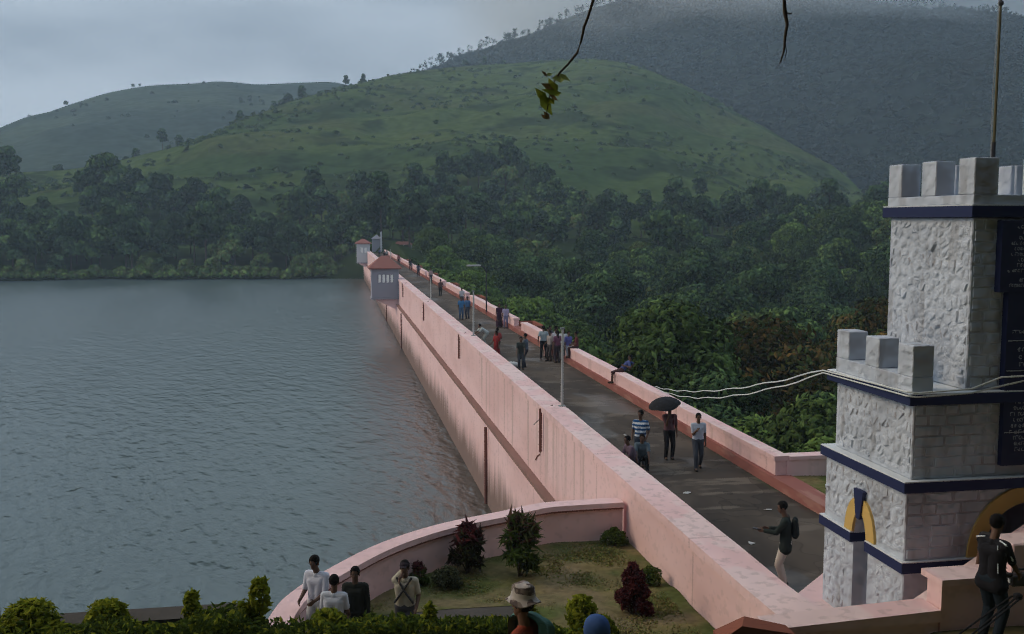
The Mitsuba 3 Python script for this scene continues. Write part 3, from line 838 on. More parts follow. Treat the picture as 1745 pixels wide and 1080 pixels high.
# the garden inside the curved wall
inner = np.vstack([Cs + nin * 0.2, [(-1.1, 11.9), (7.1, 11.9), (7.1, 24.0)]])
gp = Polygon(inner).buffer(0)
gxs, gys = np.linspace(-1.6, 7.12, 60), np.linspace(11.8, 24.1, 80)
X, Y = np.meshgrid(gxs, gys, indexing='ij')
import shapely
Z = bank(Y) + (meshkit.fbm(np.stack([X * 0.8, Y * 0.8, X * 0], -1), 3, 6) - 0.5) * 0.12
v, f = grid_mesh(np.stack([X, Y, Z], -1))
cenf = v[f].mean(1)
keep = shapely.contains_xy(gp, cenf[:, 0], cenf[:, 1]) & ~((cenf[:, 1] > 15.3) & (cenf[:, 1] < 19.6) & (cenf[:, 0] < 3.5))
struct('garden_lawn', (v, f[keep]), 'lawn_ground', 'patchy brown green lawn inside the curved pink wall', True)
keep = shapely.contains_xy(gp, cenf[:, 0], cenf[:, 1]) & (cenf[:, 1] > 15.0) & (cenf[:, 1] < 19.8) & (cenf[:, 0] < 3.8)
struct('garden_path', (v - [0, 0, 0.01], f[keep]), 'path_grey', 'grey garden path in front of the lawn', True)
# grass tufts
g = np.random.default_rng(31)
q = np.column_stack([g.uniform(-1, 7, 60000), g.uniform(16, 24, 60000)])
q = q[shapely.contains_xy(gp.buffer(-0.3), q[:, 0], q[:, 1])]
q = q[(q[:, 1] > 19.8) | (q[:, 0] > 3.6)]
dn = meshkit.fbm(np.column_stack([q * 1.1, q[:, :1] * 0]), 3, 13)
q = q[dn + g.normal(0, .10, len(q)) > 0.44]
zz = bank(q[:, 1])
hh = g.uniform(0.012, 0.045, len(q))
an = g.uniform(0, 2 * np.pi, len(q))
w_ = np.column_stack([np.cos(an), np.sin(an), an * 0]) * 0.035
b0 = np.column_stack([q, zz - 0.02])
lean = np.column_stack([g.normal(0, .3, (len(q), 2)), np.ones(len(q))])
V = np.stack([b0 - w_, b0 + w_, b0 + lean * hh[:, None]], 1).reshape(-1, 3)
col = np.repeat(np.array([(0.22, 0.22, 0.08), (0.30, 0.25, 0.11), (0.17, 0.21, 0.06)])[g.integers(0, 3, len(q))], 3, 0)
struct('lawn_grass', (V, np.arange(len(V)).reshape(-1, 3)), 'leaf', 'short grass tufts of the garden lawn', kind='stuff', color=col)
# grass strip right of the road, behind the tower
gx, gy = np.linspace(12.4, 26, 20), np.linspace(11, 27, 20)
X, Y = np.meshgrid(gx, gy, indexing='ij')
struct('verge_ground', grid_mesh(np.stack([X, Y, 0.2 - np.clip(X - 17, 0, 20) * 0.5 + 0.1 * meshkit.fbm(np.stack([X, Y, X * 0], -1), 3, 3)], -1)), 'lawn_ground', 'strip of grass between the kerb and the return wall', True)

# retaining wall at lower left
rw = thing('retaining_wall', 'dark low wall along the water behind the bushes at lower left', 'wall')
add(rw + '__wall', hullp([(-30, 11.95, -9), (-1.0, 12.05, -9), (-30, 12.25, -9), (-1.0, 12.35, -9), (-30, 11.95, 2.86), (-1.0, 12.05, 2.68), (-30, 12.25, 2.86), (-1.0, 12.35, 2.68)]), 'stone_dark')
add(rw + '__coping', hullp([(-30, 11.9, 2.863), (-0.95, 12.0, 2.683), (-30, 12.3, 2.863), (-0.95, 12.4, 2.683), (-30, 11.9, 2.95), (-0.95, 12.0, 2.77), (-30, 12.3, 2.95), (-0.95, 12.4, 2.77)]), 'path_grey')

# landing at the dam's near end that carries the tower
PZ = 0.78
land = Polygon([(6.9, 12.9), (7.86, 12.9), (12.9, 12.9), (12.9, 17.7), (9.62, 17.7), (7.86, 16.05), (7.86, 14.4), (6.9, 14.4)])
lm = prism(land, -2.0, PZ)
struct('tower_landing', lm, 'pink_plaster', 'pink plastered landing at the near end of the dam under the tower')
ep = thing('end_pier', 'pink sloping end of the dam wall with a terracotta gabled foot', 'pier')
add(ep + '__pier', hullp([(7.04, 12.6, -0.6), (7.88, 12.6, -0.6), (7.04, 14.45, -0.6), (7.88, 14.45, -0.6), (7.04, 12.6, 0.86), (7.88, 12.6, 0.86), (7.04, 14.44, 0.985), (7.88, 14.44, 0.985)]), 'pink_plaster')
add(ep + '__foot', hullp([(4.75, 11.55, 1.3), (5.75, 11.55, 1.3), (4.75, 11.85, 1.3), (5.75, 11.85, 1.3), (4.75, 11.55, 2.20), (5.75, 11.55, 2.20), (4.75, 11.85, 2.20), (5.75, 11.85, 2.20), (5.02, 11.55, 2.36), (5.17, 11.85, 2.36)]), 'terracotta')

sw = thing('stair_wall', 'stepped pink wall with a pale coping in front of the tower', 'wall')
add(sw + '__lower_wall', bx(5.6, 8.08, 12.02, 12.32, 0.6, 2.02), 'pink_plaster')
add(sw + '__lower_coping', hullp([(5.6, 11.96, 2.022), (8.08, 11.96, 2.022), (5.6, 12.42, 2.022), (8.08, 12.42, 2.022), (5.6, 11.96, 2.10), (8.08, 11.96, 2.19), (5.6, 12.42, 2.10), (8.08, 12.42, 2.19)]), 'pink_plaster')
add(sw + '__upper_wall', hullp([(8.10, 12.0, 0.6), (12.5, 12.0, 0.6), (8.10, 12.34, 0.6), (12.5, 12.34, 0.6), (8.10, 12.0, 2.53), (12.5, 12.0, 2.53), (8.10, 12.34, 2.53), (12.5, 12.34, 2.53)]), 'pink_plaster')
add(sw + '__upper_coping', hullp([(8.06, 11.94, 2.532), (9.1, 11.94, 2.532), (8.06, 12.44, 2.532), (9.1, 12.44, 2.532), (8.06, 11.94, 2.62), (9.1, 11.94, 2.62), (8.06, 12.44, 2.62), (9.1, 12.44, 2.62)]), 'pink_plaster')
add(sw + '__step_block', bx(9.12, 12.5, 11.95, 12.43, 2.533, 3.06, 0.02), 'pink_plaster')
add(sw + '__balustrade', hullp([(7.95, 12.75, 0.7), (11.5, 12.75, 0.7), (7.95, 13.15, 0.7), (11.5, 13.15, 0.7), (7.95, 12.75, 1.55), (7.95, 13.15, 1.60), (11.5, 12.75, 3.62), (11.5, 13.15, 3.68)]), 'pink_plaster')

# ------------------------------------------------------------------ the tower


def pointed(xc, zs, w, rise, zb, n=10):
    """outline (u, z) of an opening w wide with a pointed top"""
    pts = [(xc - w / 2, zb), (xc + w / 2, zb)]
    for t in np.linspace(0, 1, n):
        pts.append((xc + w / 2 * math.cos(t * math.pi / 2) ** 0.9, zs + rise * math.sin(t * math.pi / 2)))
    for t in np.linspace(1, 0, n)[1:]:
        pts.append((xc - w / 2 * math.cos(t * math.pi / 2) ** 0.9, zs + rise * math.sin(t * math.pi / 2)))
    return Polygon(pts).buffer(0)


def ext_x(poly, x0, x1):
    """polygon in (y, z) extruded along x"""
    m = trimesh.creation.extrude_polygon(poly, x1 - x0, engine='earcut')
    v = np.array(m.vertices)
    return M(m3.Mesh(np.column_stack([v[:, 2] + x0, v[:, 0], v[:, 1]]).astype(np.float32), np.array(m.faces).astype(np.uint32)))


def ext_y(poly, y0, y1):
    """polygon in (x, z) extruded along y"""
    m = trimesh.creation.extrude_polygon(poly, y1 - y0, engine='earcut')
    v = np.array(m.vertices)
    return M(m3.Mesh(np.column_stack([v[:, 0], v[:, 2] + y0, v[:, 1]]).astype(np.float32), np.array(m.faces)[:, ::-1].astype(np.uint32)))


tw = thing('gate_tower', 'white stone gate tower with battlements, navy bands and a dark inscribed tablet', 'tower')
side_arch = pointed(14.76, 2.2, 0.46, 0.52, 0.5)
front_arch = pointed(10.6, 2.32, 1.70, 0.85, 0.5)
st1 = bx(8.45, 12.75, 13.5, 16.0, PZ - 0.5, 3.40, 0.015)
st1 = st1 - ext_x(side_arch, 8.2, 9.3) - ext_y(front_arch, 13.2, 15.2)
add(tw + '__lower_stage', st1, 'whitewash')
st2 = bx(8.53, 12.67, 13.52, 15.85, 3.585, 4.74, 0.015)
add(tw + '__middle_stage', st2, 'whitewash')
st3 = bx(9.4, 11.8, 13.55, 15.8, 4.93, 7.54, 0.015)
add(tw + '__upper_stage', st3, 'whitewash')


def band(name, x0, x1, y0, y1, z0, z1):
    add(tw + '__' + name, bx(x0, x1, y0, y1, z0, z1 - 0.022, 0.006), 'navy_paint')
    add(tw + '__' + name + '_edge', bx(x0 + 0.004, x1 - 0.004, y0 + 0.004, y1 - 0.004, z1 - 0.02, z1, 0.004), 'white_edge')


band('cornice', 8.36, 12.84, 13.41, 16.06, 3.403, 3.583)
band('cornice', 8.39, 12.81, 13.40, 15.96, 4.743, 4.925)
band('cornice', 9.31, 11.89, 13.45, 15.92, 7.543, 7.735)


def battlement(x0, x1, y0, y1, z0, zs, z1, th, mer, gap_n_side, gap_n_front, name):
    """a low wall ring with merlons, each merlon a part"""
    add(tw + '__' + name, bx(x0, x1, y0, y1, z0, zs, 0.008) - bx(x0 + th, x1 - th, y0 + th, y1 - th, z0 + 0.06, zs + 1), 'whitewash')
    spots = set()
    for i_ in range(gap_n_side + 1):
        y = y0 + (y1 - y0 - mer) * i_ / gap_n_side
        spots |= {(x0, y), (x1 - th, y)}
    for i_ in range(gap_n_front + 1):
        x = x0 + (x1 - x0 - mer) * i_ / gap_n_front
        spots |= {(x, y0), (x, y1 - th)}
    for (x, y) in sorted(spots):
        wx_ = th if abs(x - x0) < 1e-6 or abs(x - (x1 - th)) < 1e-6 else mer
        wy_ = mer if wx_ == th else th
        if (abs(x - x0) < 1e-6 or abs(x - (x1 - mer)) < 1e-6) and (abs(y - y0) < 1e-6 or abs(y - (y1 - th)) < 1e-6):
            wx_, wy_ = mer, mer if abs(y - y0) < 1e-6 else th
        add(tw + '__merlon', bx(x + 0.002, x + wx_ - 0.002, y + 0.002, y + wy_ - 0.002, zs + 0.002, z1, 0.012), 'whitewash')


battlement(9.36, 11.84, 13.50, 15.85, 7.737, 7.88, 8.43, 0.34, 0.40, 2, 2, 'upper_parapet')
# lower battlement: on the parts of the middle stage not covered by the upper stage
lp = bx(8.45, 8.80, 13.46, 15.76, 4.927, 5.16, 0.008)
add(tw + '__lower_parapet', lp, 'whitewash')
for y in (13.46, 14.41, 15.35):
    add(tw + '__merlon', bx(8.452, 8.798, y + 0.002, y + 0.41, 5.162, 5.64, 0.012), 'whitewash')
add(tw + '__lower_parapet', bx(12.40, 12.75, 13.46, 15.76, 4.927, 5.16, 0.008), 'whitewash')
for y in (13.46, 14.41, 15.35):
    add(tw + '__merlon', bx(12.402, 12.748, y + 0.002, y + 0.41, 5.162, 5.64, 0.012), 'whitewash')
add(tw + '__lower_parapet', bx(8.803, 9.395, 15.45, 15.76, 4.927, 5.16, 0.008), 'whitewash')

# rubble stones of the lit left faces: each a piece of its own
g = np.random.default_rng(77)


def rubble(holder, x, y0, y1, z0, z1, cell, hole=None, limit=400, plane='x', proud=0.012):
    ny, nz = max(2, int((y1 - y0) / cell)), max(2, int((z1 - z0) / (cell * 0.8)))
    pts = []
    for a in range(-1, ny + 1):
        for b in range(-1, nz + 1):
            pts.append((y0 + (a + 0.5 + g.uniform(-.46, .46) + 0.5 * (b % 2)) * (y1 - y0) / ny, z0 + (b + 0.5 + g.uniform(-.42, .42)) * (z1 - z0) / nz))
    vor = voronoi_diagram(MultiPoint(pts), envelope=sbox(y0 - 1, z0 - 1, y1 + 1, z1 + 1))
    clip = sbox(y0 + 0.03, z0 + 0.03, y1 - 0.03, z1 - 0.03)
    if hole is not None:
        clip = clip.difference(hole.buffer(0.04))
    for c in vor.geoms:
        q = c.intersection(clip)
        q = q.buffer(-0.016, join_style=1, quad_segs=1).buffer(0.011, quad_segs=1).simplify(0.012)
        for q in getattr(q, 'geoms', [q]):
            if q.is_empty or q.area < 0.004 or q.geom_type != 'Polygon':
                continue
            r = np.array(q.exterior.coords)[:-1]
            if len(r) > 11:
                r = r[:: 2]
            cen = r.mean(0)
            h = proud * g.uniform(0.35, 1.5)
            top = cen + (r - cen) * g.uniform(0.5, 0.8)
            tilt = g.normal(0, 0.20, 2)
            n = len(r)
            ht = h + (top - cen) @ tilt * 0.6
            ht = np.maximum(ht, 0.008)
            if plane == 'x':
                V = np.vstack([np.column_stack([np.full(n, x + 0.012), r]), np.column_stack([x - ht, top]), [[x - h * 1.05, *cen]]])
            else:
                V = np.vstack([np.column_stack([r[:, 0], np.full(n, x + 0.012), r[:, 1]]), np.column_stack([top[:, 0], x - ht, top[:, 1]]), [[cen[0], x - h * 1.05, cen[1]]]])
            F = []
            for i_ in range(n):
                j_ = (i_ + 1) % n
                F += [[i_, j_, n + j_], [i_, n + j_, n + i_], [n + i_, n + j_, 2 * n]]
            if plane != 'x':
                pass
            add(holder + '__stone', (V, np.array(F)), 'whitewash', 50)


rubble(tw + '__upper_stage', 9.4, 13.55, 15.8, 4.95, 7.53, 0.20)
rubble(tw + '__middle_stage', 8.53, 13.52, 15.85, 3.6, 4.73, 0.19)
hole = side_arch.buffer(0.22).union(sbox(14.0, 0, 15.6, 0.4)).union(sbox(13.3, 2.10, 16.2, 2.38))
rubble(tw + '__lower_stage', 8.45, 13.5, 16.0, PZ, 3.38, 0.215, hole)
# coursed stones of the shaded front, shallow under the paint


def courses(holder, y, x0, x1, z0, z1, hgt, hole=None):
    n = max(2, int(round((z1 - z0) / hgt)))
    for r in range(n):
        za, zb = z0 + (z1 - z0) * r / n, z0 + (z1 - z0) * (r + 1) / n
        x = x0 - g.uniform(0, 0.25)
        while x < x1:
            w = g.uniform(0.22, 0.52)
            q = sbox(max(x, x0), za, min(x + w, x1), zb).buffer(-0.009, join_style=2)
            if hole is not None:
                q = q.difference(hole)
            x += w
            if q.is_empty or q.geom_type != 'Polygon' or q.area < 0.004:
                continue
            rr = np.array(q.simplify(0.01).exterior.coords)[:-1]
            cen = rr.mean(0)
            rr = rr + g.normal(0, 0.006, rr.shape)
            top = cen + (rr - cen) * np.clip(1 - 0.022 / np.linalg.norm(rr - cen, axis=1, keepdims=True), 0.5, 1)
            m = len(rr)
            h = g.uniform(0.002, 0.008)
            tl = (top - cen) @ g.normal(0, 0.03, 2)
            V = np.vstack([np.column_stack([rr[:, 0], np.full(m, y + 0.01), rr[:, 1]]), np.column_stack([top[:, 0], y - np.maximum(h + tl, 0.002), top[:, 1]]), [[cen[0], y - h * 1.15, cen[1]]]])
            F = []
            for a in range(m):
                b = (a + 1) % m
                F += [[a, b, m + b], [a, m + b, m + a], [m + a, m + b, 2 * m]]
            add(holder + '__stone', (V, np.array(F)), 'whitewash', 40)


courses(tw + '__upper_stage', 13.55, 9.42, 9.95, 4.95, 7.52, 0.17)
courses(tw + '__middle_stage', 13.52, 8.55, 9.96, 3.61, 4.72, 0.17)
courses(tw + '__lower_stage', 13.5, 8.47, 12.7, 2.345, 3.38, 0.16, front_arch.buffer(0.28))

# painted arch surrounds, keystones, impost bands
ring_s = side_arch.intersection(sbox(13, 2.2, 17, 4))  .buffer(0.25, join_style=2).intersection(sbox(13, 2.335, 17, 4)).difference(side_arch)
add(tw + '__side_arch_surround', ext_x(ring_s, 8.405, 8.47), 'yellow_paint')
add(tw + '__side_keystone', hullp([(8.375, 14.70, 2.62), (8.375, 14.82, 2.62), (8.375, 14.61, 3.10), (8.375, 14.91, 3.10), (8.46, 14.70, 2.62), (8.46, 14.82, 2.62), (8.46, 14.61, 3.10), (8.46, 14.91, 3.10)]), 'navy_paint')
ring_f = front_arch.buffer(0.26, join_style=1).intersection(sbox(8, 2.335, 13, 4)).difference(front_arch)
add(tw + '__front_arch_surround', ext_y(ring_f, 13.46, 13.52), 'yellow_paint')
add(tw + '__front_keystone', hullp([(10.5, 13.43, 3.1), (10.7, 13.43, 3.1), (10.42, 13.43, 3.39), (10.78, 13.43, 3.39), (10.5, 13.52, 3.1), (10.7, 13.52, 3.1), (10.42, 13.52, 3.39), (10.78, 13.52, 3.39)]), 'navy_paint')


def impost(x0, x1, y0, y1):
    add(tw + '__impost', bx(x0, x1, y0, y1, 2.15, 2.308, 0.004), 'navy_paint')
    add(tw + '__impost_edge', bx(x0 + 0.003, x1 - 0.003, y0 + 0.003, y1 - 0.003, 2.31, 2.33, 0.003), 'white_edge')


impost(8.38, 8.9, 14.985, 16.07)
impost(8.38, 9.74, 13.43, 14.535)
impost(11.46, 12.82, 13.43, 14.5)
# tablets with rows of lettering too small to read
tab = tw + '__tablet'
scene[tab] = ply(union([bx(9.80, 11.4, 13.42, 13.56, 6.42, 7.50, 0.005), bx(9.96, 11.24, 13.43, 13.56, 4.95, 6.45), bx(9.97, 11.23, 13.425, 13.60, 3.76, 4.95)]), 'plaque_granite')
labels[tab] = {'label': 'dark stepped stone tablet with rows of pale lettering'}


LETTERS = []


def lettering(x0, x1, zt, rows, step, h, yy, seed, centre=True):
    gg = np.random.default_rng(seed)
    for r_ in range(rows):
        z = zt - r_ * step
        ln = (x1 - x0) * gg.uniform(0.55, 0.95)
        xa = (x0 + x1) / 2 - ln / 2 if centre else x0
        parts = []
        x = xa
        while x < xa + ln:
            w = h * gg.uniform(0.6, 1.1)
            kind = gg.integers(0, 4)
            t = h * 0.16
            an_ = np.linspace(gg.uniform(0, 3), gg.uniform(4.2, 6.6), 7)
            if kind < 3:
                pts_ = [(x + w / 2 + w / 2 * math.cos(a_), yy, z + h / 2 + h / 2 * math.sin(a_)) for a_ in an_]
                parts.append(tube(pts_, t * 0.6, 4))
                if kind == 1:
                    parts.append(tube([(x + w * .5, yy, z), (x + w * .5, yy, z + h)], t * 0.6, 4))
            else:
                parts.append(tube([(x, yy, z), (x, yy, z + h), (x + w, yy, z + h)], t * 0.6, 4))
            x += w * 1.25 + (h * 0.7 if gg.random() < 0.16 else 0)
        LETTERS.extend(parts)


lettering(9.88, 11.3, 7.38, 9, 0.082, 0.045, 13.418, 1)
lettering(9.88, 11.3, 6.58, 2, 0.08, 0.045, 13.418, 2)
lettering(10.02, 11.2, 6.15, 1, 0.1, 0.05, 13.428, 3)
lettering(10.02, 11.2, 5.80, 1, 0.1, 0.045, 13.428, 4)
lettering(10.1, 11.1, 5.52, 3, 0.115, 0.055, 13.428, 5)
lettering(10.02, 11.2, 4.72, 9, 0.092, 0.05, 13.422, 6)
k = add(tab + '__lettering', cat(LETTERS), 'letter_white')
labels[k] = {'label': 'rows of small pale lettering', 'kind': 'stuff'}
for z in (5.68, 5.22, 4.27):
    add(tab + '__rule', bx(9.99, 11.2, 13.42, 13.44, z, z + 0.012), 'letter_white')

k = thing('flag_mast', 'thin bamboo mast rising from the top of the white tower', 'mast')
add(k + '__pole', tube([(10.22, 14.3, 7.8), (10.225, 14.3, 9.4), (10.24, 14.31, 11.6)], [0.024, 0.022, 0.016], 7), 'bamboo', 40)
add(k + '__sleeve', tube([(10.22, 14.3, 8.3), (10.22, 14.3, 8.72)], 0.034, 7), 'dark_metal', 40)
add(k + '__cord', tube([(10.17, 14.28, 7.9), (10.15, 14.28, 9.5), (10.21, 14.3, 11.5)], 0.007, 4), 'pale_metal')
add(k + '__knob', M.sphere(0.045, 10).translate((10.235, 14.305, 10.85)), 'dark_metal')

for n_, (dz, sag, dx) in enumerate([(0.0, 0.75, 0.0), (0.06, 0.50, 0.05)]):
    a, b = np.array([12.4, 37.5, 0.87 + dz]), np.array([8.37, 16.05, 4.83 + dz])
    t = np.linspace(0, 1, 28)[:, None]
    seg1 = a + (b - a) * t - np.array([0, 0, 1.0]) * sag * 4 * t * (1 - t) * 0.55 + np.array([0, 0, 0.02]) * np.sin(t * 40 + n_)
    c1, c2 = np.array([8.34, 13.40, 4.90 + dz]), np.array([9.25, 13.2, 4.98 + dz])
    pts_ = np.vstack([seg1, [c1], np.linspace(c1, c2, 8)[1:] - [[0, 0, 0.03]], [[9.7, 13.15, 5.05 + 2.2 * dz], [10.3, 13.12, 5.17 + 3 * dz - 0.15 * n_], [11.5, 13.1, 5.35]]])
    single('cable', ['pale sagging cable from the parapet to the tower, the lower one', 'pale sagging cable from the parapet to the tower, the upper one'][n_], 'cable', tube(pts_, 0.014, 5), 'wire_white', True, 'cables strung to the tower')

# ------------------------------------------------------------------ shrubs of the foreground
BR = [(0.25, 0.28, 0.030), (0.31, 0.33, 0.04), (0.18, 0.23, 0.028)]
GR = [(0.075, 0.115, 0.024), (0.055, 0.085, 0.02), (0.095, 0.135, 0.028)]
MAR = [(0.093, 0.026, 0.0286), (0.06, 0.0195, 0.0234), (0.1275, 0.0338, 0.0338)]


def shrub(label, x, y, z, h, w, n, size, cols, top=None, seed=0, name='shrub', leaf='leaf_gloss', taper=0.0, group=None, nl=7, asp=2.0):
    n, size = (int(n * 2.0), size * 0.68) if asp < 3 else (n, size)
    g_ = np.random.default_rng(seed + 500)
    lobes = []
    for i_ in range(nl):
        t = (i_ + 0.6) / nl
        a = i_ * 2.4 + g_.uniform(-.5, .5)
        rr = w * 0.5 * (1 - 0.75 * t * (0.6 + 0.4 * taper)) * g_.uniform(.35, .75)
        s = w * g_.uniform(.2, .32) * (1 - taper * 0.55 * t)
        lobes.append(((rr * math.cos(a), rr * math.sin(a), h * (0.14 + 0.74 * t)), (s, s, max(s * .8, h * 0.13))))
    P, d, kk = lobes_points(g_, lobes, n, -0.7)
    c0 = np.array(cols)[g_.integers(0, len(cols), n)]
    if top is not None:       # fresh shoots at the top are brighter
        m_ = g_.random(n) < np.clip((P[:, 2] / h - 0.45) * 2.0, 0, 0.95)
        c0[m_] = np.array(top)[g_.integers(0, len(top), m_.sum())]
    col = c0 * g_.uniform(0.65, 1.35, n)[:, None]
    # shoots that stick out
    ns = n // 8
    sp = lobes[-1]
    vv, ff, cc = leaf_cards(g_, P, d + [0, 0, 0.4], size, col, 0.3 if asp < 3 else 0.9, asp, 0.8)
    k = thing(name, label, 'bush', group)
    vv = vv + [x, y, z]
    scene[k + '__foliage'] = ply((vv, ff), leaf, False, color=cc)
    parts = []
    for (c_, s_) in lobes:
        parts.append(tube([(0.03 * g_.normal(), 0.03 * g_.normal(), -0.1), (c_[0] * .5, c_[1] * .5, c_[2] * .55), c_], [0.022, 0.015, 0.006], 5))
    v_, f_ = cat(parts)
    scene[k + '__stem'] = ply((v_ + [x, y, z], f_), 'bark', True)
    return k


bz = lambda x, y: float(bank(y, x)) - 0.08
shrub('wide yellow green bush at the lower left corner beside the dark stake', -3.3, 11.2, bz(-3.3, 11.2), 1.86, 1.05, 3000, 0.075, GR, BR, 1)
shrub('rounded yellow green bush second from the left edge', -2.52, 11.2, bz(-2.5, 11.2), 1.80, 0.80, 2400, 0.075, GR, BR, 2)
shrub('pointed bright green bush third from the left edge', -1.62, 11.2, bz(-1.6, 11.2), 1.90, 0.62, 2200, 0.07, GR, BR, 3, taper=0.8)
shrub('slender leafy sapling by the left end of the curved wall', -0.98, 11.3, bz(-1, 11.3), 2.04, 0.46, 900, 0.075, BR, BR, 4, name='sapling', nl=6)
shrub('low light green bush in front of the men in white shirts', -0.12, 11.0, bz(0, 11), 1.52, 0.9, 2200, 0.07, GR, BR, 5)
shrub('small dark green bush right of the light green one', 0.55, 11.0, bz(0.5, 11), 1.22, 0.7, 1500, 0.07, GR, GR, 6)
shrub('small upright bright bush in front of the man with the camera strap', 1.0, 11.0, bz(1, 11), 1.6, 0.42, 1100, 0.065, GR, BR, 7, taper=0.8)
shrub('vivid yellow green bush behind the teal towel', 2.62, 10.2, bz(2.6, 10.2), 1.58, 0.78, 2800, 0.07, GR + BR, BR, 8)
shrub('thin yellow green shoots rising right of the patterned hat', 2.02, 10.3, bz(2, 10.3), 1.72, 0.34, 700, 0.065, BR, BR, 9, taper=0.5)
shrub('dark tall shrub with strap leaves near the middle of the curved wall', 3.98, 21.5, -0.52, 1.5, 1.0, 700, 0.085, GR, [(0.09, 0.05, 0.035), (0.08, 0.09, 0.035)], 10, asp=5.0)
shrub('reddish brown shrub against the inner side of the curved wall', 2.85, 21.9, -0.52, 1.2, 0.8, 520, 0.085, [(0.06, 0.04, 0.03), (0.05, 0.055, 0.022)], MAR, 11, asp=4.5)
shrub('maroon cone shaped shrub on the lawn beside the dam wall', 5.8, 18.7, -0.5, 1.22, 0.74, 1500, 0.085, MAR, MAR, 12, taper=0.7, nl=13)
shrub('low grey green tuft on the lawn left of the reddish shrub', 2.3, 21.1, -0.5, 0.4, 0.7, 500, 0.07, [(0.09, 0.10, 0.06), (0.06, 0.07, 0.035)], None, 13)
shrub('dark tuft in the lawn corner where the curved wall meets the dam', 6.7, 23.2, -0.5, 0.35, 0.7, 500, 0.07, GR, None, 14)
shrub('small weed at the foot of the dam wall', 6.7, 20.4, -0.5, 0.4, 0.5, 400, 0.06, GR, None, 15)
shrub('small dark bush growing by the inner foot of the curved wall', 1.7, 21.4, -0.5, 0.45, 0.5, 500, 0.07, GR, MAR, 16)
# hedge mass along the bottom edge
g = np.random.default_rng(600)
n = 46000
hx = g.uniform(-4.6, 5.6, n)
hz = np.interp(hx, [-4.6, -0.9, 0.2, 2.4, 3.2, 5.6], [1.60, 1.56, 1.42, 1.25, 0.95, 0.6]) * g.random(n) ** 0.6
hy = 11.0 + g.uniform(-.5, .55, n)
P = np.column_stack([hx, hy, bank(hy, hx) - 0.1 + hz * (0.86 + 0.28 * meshkit.fbm(np.column_stack([hx * 1.6, hy, hy * 0]), 3, 8))])
d = g.normal(size=(n, 3)) + [0, -0.4, 0.8]
col = np.array(GR + GR + BR[1:])[g.integers(0, 8, n)] * g.uniform(.5, 1.25, n)[:, None]
v, f, c = leaf_cards(g, P, d, 0.052, col, 0.3, 1.9, 0.7)
struct('hedge_foliage', (v, f), 'leaf_gloss', 'leafy green hedge growth along the lower edge', kind='stuff', color=c)
single('stake', 'dark thin stake at the lower left edge of the picture', 'stake', tube([(-3.82, 11.6, 1.2), (-3.84, 11.8, 2.5), (-3.88, 11.9, 3.58)], [0.035, 0.035, 0.03], 6), 'dark_metal', 40)

# ------------------------------------------------------------------ hanging twigs from the tree above the viewpoint
tr = thing('overhanging_tree', 'tree over the viewpoint whose thin twigs hang into the top of the picture', 'tree')
add(tr + '__trunk', tube([(4.6, -4.5, 6.3), (4.4, -4.2, 9.0), (3.9, -3.2, 11.6), (3.0, -0.5, 13.2), (2.2, 3.0, 13.6)], [0.34, 0.30, 0.24, 0.16, 0.08], 9), 'bark', True)
add(tr + '__limb', tube([(3.0, -0.5, 13.2), (5.0, 3.0, 14.2), (8.0, 7.0, 14.5)], [0.15, 0.1, 0.04], 7), 'bark', True)
add(tr + '__limb', tube([(0.2, 2.0, 13.6), (-0.6, 4.0, 14.6), (-1, 6, 15.4)], [0.06, 0.05, 0.03], 6), 'bark', True)
add(tr + '__limb', tube([(3.9, -3.2, 11.6), (1.5, -1.5, 13.2), (0.2, 2.0, 13.6)], [0.16, 0.1, 0.05], 7), 'bark', True)
g = np.random.default_rng(12)
tw1 = [(2.2, 3.0, 13.6), (1.9, 4.4, 11.6), (1.55, 5.2, 9.6), (1.34, 5.0, 8.75), (1.30, 5.0, 8.6), (1.275, 5.0, 8.52), (1.255, 5.0, 8.47), (1.24, 5.0, 8.40), (1.22, 5.0, 8.34), (1.175, 5.0, 8.285), (1.13, 5.0, 8.24), (1.105, 5.0, 8.20)]
rad = np.array([.03, .022, .016, .010, .0085, .0075, .008, .0065, .0075, .006, .006, .004])
add(tr + '__twig', tube(tw1, rad * 0.9, 6), 'bark', True)
tw2 = [(2.2, 3.0, 13.6), (2.35, 4.2, 11.4), (2.36, 4.9, 9.5), (2.325, 5.0, 8.64), (2.33, 5.0, 8.58), (2.345, 5.0, 8.52), (2.335, 5.0, 8.45), (2.33, 5.0, 8.38), (2.315, 5.0, 8.33), (2.30, 5.0, 8.30)]
add(tr + '__twig', tube(tw2, [.03, .02, .016, .0085, .0105, .0085, .007, .005, .004, .002], 6), 'bark', True)
add(tr + '__twig', cat([tube([(2.335, 5.0, 8.575), (2.36, 5.0, 8.572), (2.372, 5.005, 8.578)], [.005, .004, .003], 5), tube([(2.335, 5.0, 8.43), (2.345, 5.0, 8.38), (2.335, 5.0, 8.33)], [.003, .002, .0015], 5)]), 'bark', True)
leafpts = [(1.10, 5.0, 8.185, 0.075, 0), (1.085, 4.99, 8.15, 0.085, 0), (1.075, 5.01, 8.11, 0.08, 0), (1.06, 5.0, 8.09, 0.07, 0), (1.10, 5.0, 8.12, 0.06, 1), (1.07, 4.99, 8.17, 0.06, 1), (1.13, 5.0, 8.215, 0.07, 2), (1.155, 5.0, 8.222, 0.05, 2), (1.055, 5.0, 8.235, 0.05, 1), (1.075, 5.0, 8.23, 0.04, 2), (1.065, 5.0, 8.03, 0.03, 1), (1.055, 5.0, 8.02, 0.03, 1), (1.12, 5.0, 8.135, 0.05, 0), (1.04, 5.0, 8.13, 0.055, 0)]
LC = [(0.20, 0.25, 0.035), (0.14, 0.10, 0.04), (0.28, 0.34, 0.12)]
